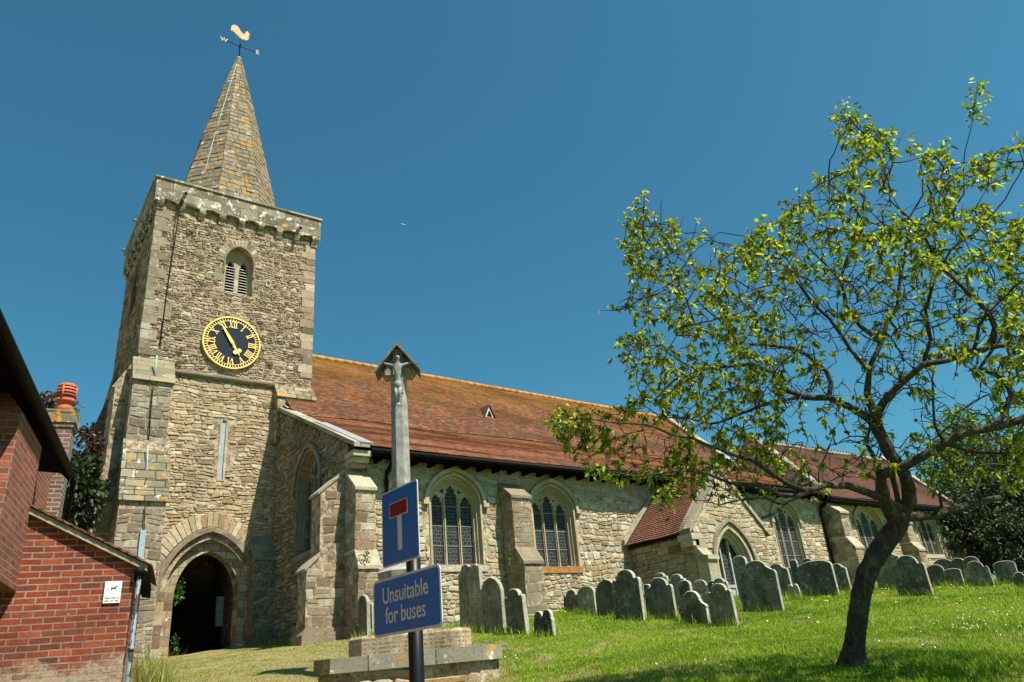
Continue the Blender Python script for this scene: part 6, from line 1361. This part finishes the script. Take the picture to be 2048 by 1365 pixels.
# ================================================================== background trees and shrubs
def blob_tree(name, label, cat, c, rx, ry, rz, n, L, mat, trunk_h=0, group=None, clumps=60, core=True, tr=.18):
    o = thing(name, (c[0], c[1], c[2]-rz-trunk_h), label, cat, group); P = []; Dn = []
    cl = rng.normal(size=(clumps, 3)); cl /= np.linalg.norm(cl, axis=1)[:, None]; cl *= rng.uniform(.45, 1.0, clumps)[:, None]**.5
    per = n//clumps
    for q in cl:
        r_ = rng.uniform(.18, .34); d = rng.normal(size=(per, 3)); d /= np.linalg.norm(d, axis=1)[:, None]; pp = q+d*r_*rng.uniform(.5, 1, per)[:, None]
        P.append(pp*np.array([rx, ry, rz])+np.array(c)); Dn.append(d+rng.normal(size=(per, 3))*.5)
    leaves(np.concatenate(P), np.concatenate(Dn), L, L*.62, 'crown', mat, o, .3)
    mb = MB(); b = V(c[0], c[1], c[2]-rz-trunk_h-.5); mb.tube([b, b+V(.1, 0, trunk_h+rz*.6), V(*c)+V(0, 0, rz*.4)], [tr*1.3, tr, tr*.4], 8)
    for q in cl[:14]: mb.tube([V(*c)-V(0, 0, rz*.5), V(*c)+V(q[0]*rx*.5, q[1]*ry*.5, q[2]*rz*.3), V(*c)+V(q[0]*rx*.9, q[1]*ry*.9, q[2]*rz*.9)], [tr*.5, tr*.3, .02], 5)
    mb.build('trunk', 'bark', o); return o
def wc_(px, py, D): q = at(px, py, D); return (q.x, q.y, q.z)
blob_tree('yew_tree', 'dark dense evergreen tree behind the far right group of headstones', 'tree', wc_(1990, 1045, 44), 4.6, 4.0, 2.9, 16000, .26, 'dark_leaf', 1, 'dark trees beyond the churchyard', 90)
blob_tree('yew_tree', 'dark evergreen tree at the right edge, taller and behind the forked limb', 'tree', wc_(2090, 985, 48), 4.2, 4.5, 4.6, 16000, .27, 'dark_leaf', 1, 'dark trees beyond the churchyard', 90)
blob_tree('yew_tree', 'dark green tree rising beyond the chapel end, seen through the twigs', 'tree', wc_(1960, 930, 58), 3.6, 4, 4.0, 9000, .3, 'mid_leaf', 2, 'dark trees beyond the churchyard', 70)
blob_tree('hedge_shrub', 'low dark shrub beside the chapel corner buttress', 'shrub', wc_(1925, 1075, 42), 2.6, 2.0, 1.9, 7000, .2, 'dark_leaf', 0, None, 50)
blob_tree('hedge_shrub', 'low dark shrub behind the headstones cut by the right edge', 'shrub', wc_(2050, 1090, 40), 3.2, 2.0, 1.8, 7000, .2, 'dark_leaf', 0, None, 50)
blob_tree('copper_tree', 'copper leaved tree behind the chimney pot and tower', 'tree', wc_(100, 822, 17), .5, .5, .42, 700, .11, 'copper_leaf', 3, None, 34, tr=.08)
blob_tree('copper_tree', 'copper leaved tree squeezed between the chimney and the tower buttress', 'tree', wc_(172, 910, 24), .42, .5, .9, 1100, .13, 'copper_leaf', 3, None, 30, tr=.08)
blob_tree('dark_bush', 'dark green bush in the gap between the house and the tower', 'bush', wc_(140, 1000, 23), .9, .9, 1.5, 4500, .16, 'dark_leaf', 0, None, 50, tr=.06)
blob_tree('green_bush', 'fresh green shoots showing above the bush beside the tower buttress', 'bush', wc_(180, 858, 30), .42, .4, .3, 300, .16, 'ivy', 4, None, 8, tr=.05)
# ivy inside the archway, tufts on the tower
def clump(name, lab, cat, c, r, n, L, mat, sq=(1, 1, 1)):
    d = rng.normal(size=(n, 3))*r*.5*np.array(sq); o = leaves(np.array(c)+d, d+rng.normal(size=(n, 3))*.3*r+np.array([0, -.4*r, .2*r]), L, L*.8, name, mat, None, .3); tag(o, lab, cat); return o
clump('ivy', 'bright green ivy hanging inside the left side of the tower archway', 'ivy', tuple(onY(357, 1185, 27.3)), .34, 150, .10, 'ivy', (.4, .4, 1.0))
clump('ivy', 'small green ivy shoots low inside the left side of the tower archway', 'ivy', tuple(onY(350, 1285, 27.3)), .25, 60, .08, 'ivy', (.4, .5, 1.0))
for px, py, lab in ((360, 700, 'small wall plant left of the clock on the tower'), (357, 727, 'small wall plant just above the left end of the string course'), (520, 675, 'small wall plant at the right rim of the clock, upper one'), (522, 702, 'small wall plant at the right rim of the clock, lower one'), (540, 728, 'small wall plant below and right of the clock'), (380, 463, 'small wall plant high on the tower face left of the belfry window'), (505, 1082, 'green plant rooted on top of the small buttress beside the archway')):
    clump('wall_plant', lab, 'plant', tuple(onY(px, py, 26.80)), .13, 45, .06, 'mid_leaf', (1, .4, .6))
clump('wall_plant', 'tuft growing in the joint of the slim window buttress', 'plant', tuple(onY(1016, 1113, 19.6)), .2, 60, .07, 'ivy', (.4, 1, 1))
clump('wall_plant', 'tuft growing on the lower weathering of the corner buttress', 'plant', tuple(onY(731, 1108, 19.1)), .14, 60, .06, 'mid_leaf', (1, .5, .6))

# ================================================================== ground and grass
xs = np.concatenate([[-4000, -1500, -500, -180, -80, -40, -20, -12], np.arange(-8, 48.01, .22), [52, 60, 80, 130, 300, 900, 2500, 4000]])
ys = np.concatenate([[-4000, -1500, -500, -180, -80, -40, -20, -12], np.arange(-8, 30.01, .22), [34, 42, 60, 100, 250, 800, 2500, 4000]])
GX, GY = np.meshgrid(xs, ys); gzv = gz(GX.ravel(), GY.ravel()); nx = len(xs); ny = len(ys)
I = (np.arange(ny-1)[:, None]*nx+np.arange(nx-1)[None]).ravel()
gr = big_mesh('ground', np.stack([GX.ravel(), GY.ravel(), gzv], -1), np.stack([I, I+1, I+nx+1, I+nx], -1), 'ground'); tag(gr, kind='structure')
gr.data.polygons.foreach_set('use_smooth', [True]*len(gr.data.polygons))
def free(x, y):
    ok = ~((x > 8.6) & (y > 20.0)) & ~((x > 3.4) & (x < 10.1) & (y > 26.0)) & ~((x > 19.5) & (x < 23.8) & (y > 16.9)) & ~((x > 5.6) & (x < 7.75) & (y > 26.7))
    rx = (x-MC.x)*MU.x+(y-MC.y)*MU.y; ry = (x-MC.x)*MN.x+(y-MC.y)*MN.y
    ok &= ~((abs(rx) < BW-.08) & (abs(ry) < 1.34))
    qx = (x-base.x)*E_.x+(y-base.y)*E_.y; qy = (x-base.x)*H_.x+(y-base.y)*H_.y
    ok &= ~((qx < .05) & (qy > -.02) & (qy < 2.0))
    return ok
def blades(x, y, hgt, wid, name, lean=.35):
    n = len(x); z = gz(x, y); a = rng.uniform(0, 2*pi, n); dx, dy = np.cos(a), np.sin(a); b = rng.uniform(0, 2*pi, n); ln = hgt*rng.uniform(.1, 1, n)*lean*2
    P = np.stack([x, y, z-.01], -1); S = np.stack([dx, dy, dx*0], -1)*wid[:, None]/2; Ld = np.stack([np.cos(b)*ln, np.sin(b)*ln, b*0], -1); U = np.stack([b*0, b*0, hgt], -1)
    m = P+U*.55+Ld*.3; t = P+U+Ld; vs = np.stack([P-S, P+S, m+S*.75, m-S*.75, t+S*.12, t-S*.12], 1).reshape(-1, 3); i = np.arange(n)[:, None]*6
    return vs, np.concatenate([i+np.array([0, 1, 2, 3]), i+np.array([3, 2, 4, 5])], 0)
N = 430000
th = rng.uniform(radians(0), radians(76), N); r = 4.2*(27/4.2)**rng.uniform(0, 1, N); x = r*np.sin(th); y = r*np.cos(th); m = free(x, y); x, y, r = x[m], y[m], r[m]
tall = .5+.5*np.sin(x*.9+1.7*np.sin(y*.7))*np.sin(y*.8+1.3*np.sin(x*.5)); short = np.clip((6.5-(x-.35*y))/4, 0, 1)
h = (.045+.05*tall)*rng.uniform(.5, 1.5, len(x))*(1-.45*short)*.6
sets = [blades(x, y, h, .0045+.0006*r, 'g')]
# taller grass left uncut at the foot of the stones and walls
X2, Y2, H2 = [], [], []
for sx, sy, w, u, n in stone_xy:
    k_ = 170; t = rng.uniform(-.75, .75, k_); f = rng.choice([-1, 1], k_)*rng.uniform(.05, .22, k_); X2.append(sx+u.x*t*w+n.x*f); Y2.append(sy+u.y*t*w+n.y*f); H2.append(rng.uniform(.08, .30, k_)*rng.uniform(.5, 1, k_))
for ax_, ay_, bx_, by_, k_, hh in ((9.2, 19.95, 19.6, 19.95, 1500, .2), (8.55, 20.8, 8.55, 26.6, 700, .22), (24, 19.9, 45, 19.9, 1500, .25), (7.9, 26.1, 8.7, 26.1, 150, .2), (19.6, 17, 19.6, 20, 300, .2)):
    t = rng.uniform(0, 1, k_); X2.append(ax_+(bx_-ax_)*t+rng.normal(0, .08, k_)); Y2.append(ay_+(by_-ay_)*t+rng.normal(0, .08, k_)); H2.append(rng.uniform(.3, 1, k_)*hh)
x2, y2, h2 = map(np.concatenate, (X2, Y2, H2)); sets.append(blades(x2, y2, h2, np.full(len(x2), .013), 'g', .3))
vs = np.concatenate([s[0] for s in sets]); off_ = len(sets[0][0]); fs = np.concatenate([sets[0][1], sets[1][1]+off_])
go = big_mesh('grass', vs, fs, 'grass'); tag(go, kind='stuff')
# a tall clump beside the outhouse
q = hit_ground(300, 1335, 6, 30); q = onP(292, 1318, base+H_*2.3, H_)
k_ = 900; xx = q.x+.16*rng.normal(size=k_); yy = q.y+.25*rng.normal(size=k_); v_, f_ = blades(xx, yy, rng.uniform(.3, 1.0, k_)*.85, np.full(k_, .012), 'g', .3); o = big_mesh('tall_grass_clump', v_, f_, 'grass'); tag(o, 'tall grass clump growing beside the outhouse wall at the foot of the tower', 'grass clump')
print('CLUMP', q, pix(q))
# daisies and buttercups as loose scatter
def flowers(name, pts, mat, s):
    mb = MB()
    for x, y in pts:
        z = g1(x, y)+random.uniform(.05, .1); mb.plate([(s*cos(t), s*sin(t)) for t in np.linspace(0, 2*pi, 6, endpoint=False)], [], (x, y, z), X_, (Y_*.8+Z_*.6).normalized(), .004)
    o = mb.build(name, mat); tag(o, kind='stuff'); return o
fl = []
for cx, cy, n, s in ((1900, 1250, 16, 60), (1960, 1262, 14, 50), (2010, 1235, 12, 40), (1370, 1345, 6, 40), (990, 1320, 9, 25), (1840, 1290, 5, 70)):
    for _ in range(n):
        p = hit_ground(cx+random.gauss(0, s), cy+random.gauss(0, s*.18), 4, 26); fl.append((p.x, p.y))
flowers('daisies', fl, 'daisy', .011)
fl = []
for cx, cy, n, s in ((1470, 1236, 3, 10), (1660, 1203, 4, 60), (1790, 1185, 6, 20), (1930, 1178, 8, 30), (2035, 1172, 8, 12), (1880, 1210, 5, 60), (1140, 1232, 1, 5), (1640, 1250, 3, 60)):
    for _ in range(n):
        p = hit_ground(cx+random.gauss(0, s), cy+random.gauss(0, 4), 4, 26); fl.append((p.x, p.y))
flowers('buttercups', fl, 'buttercup', .022)
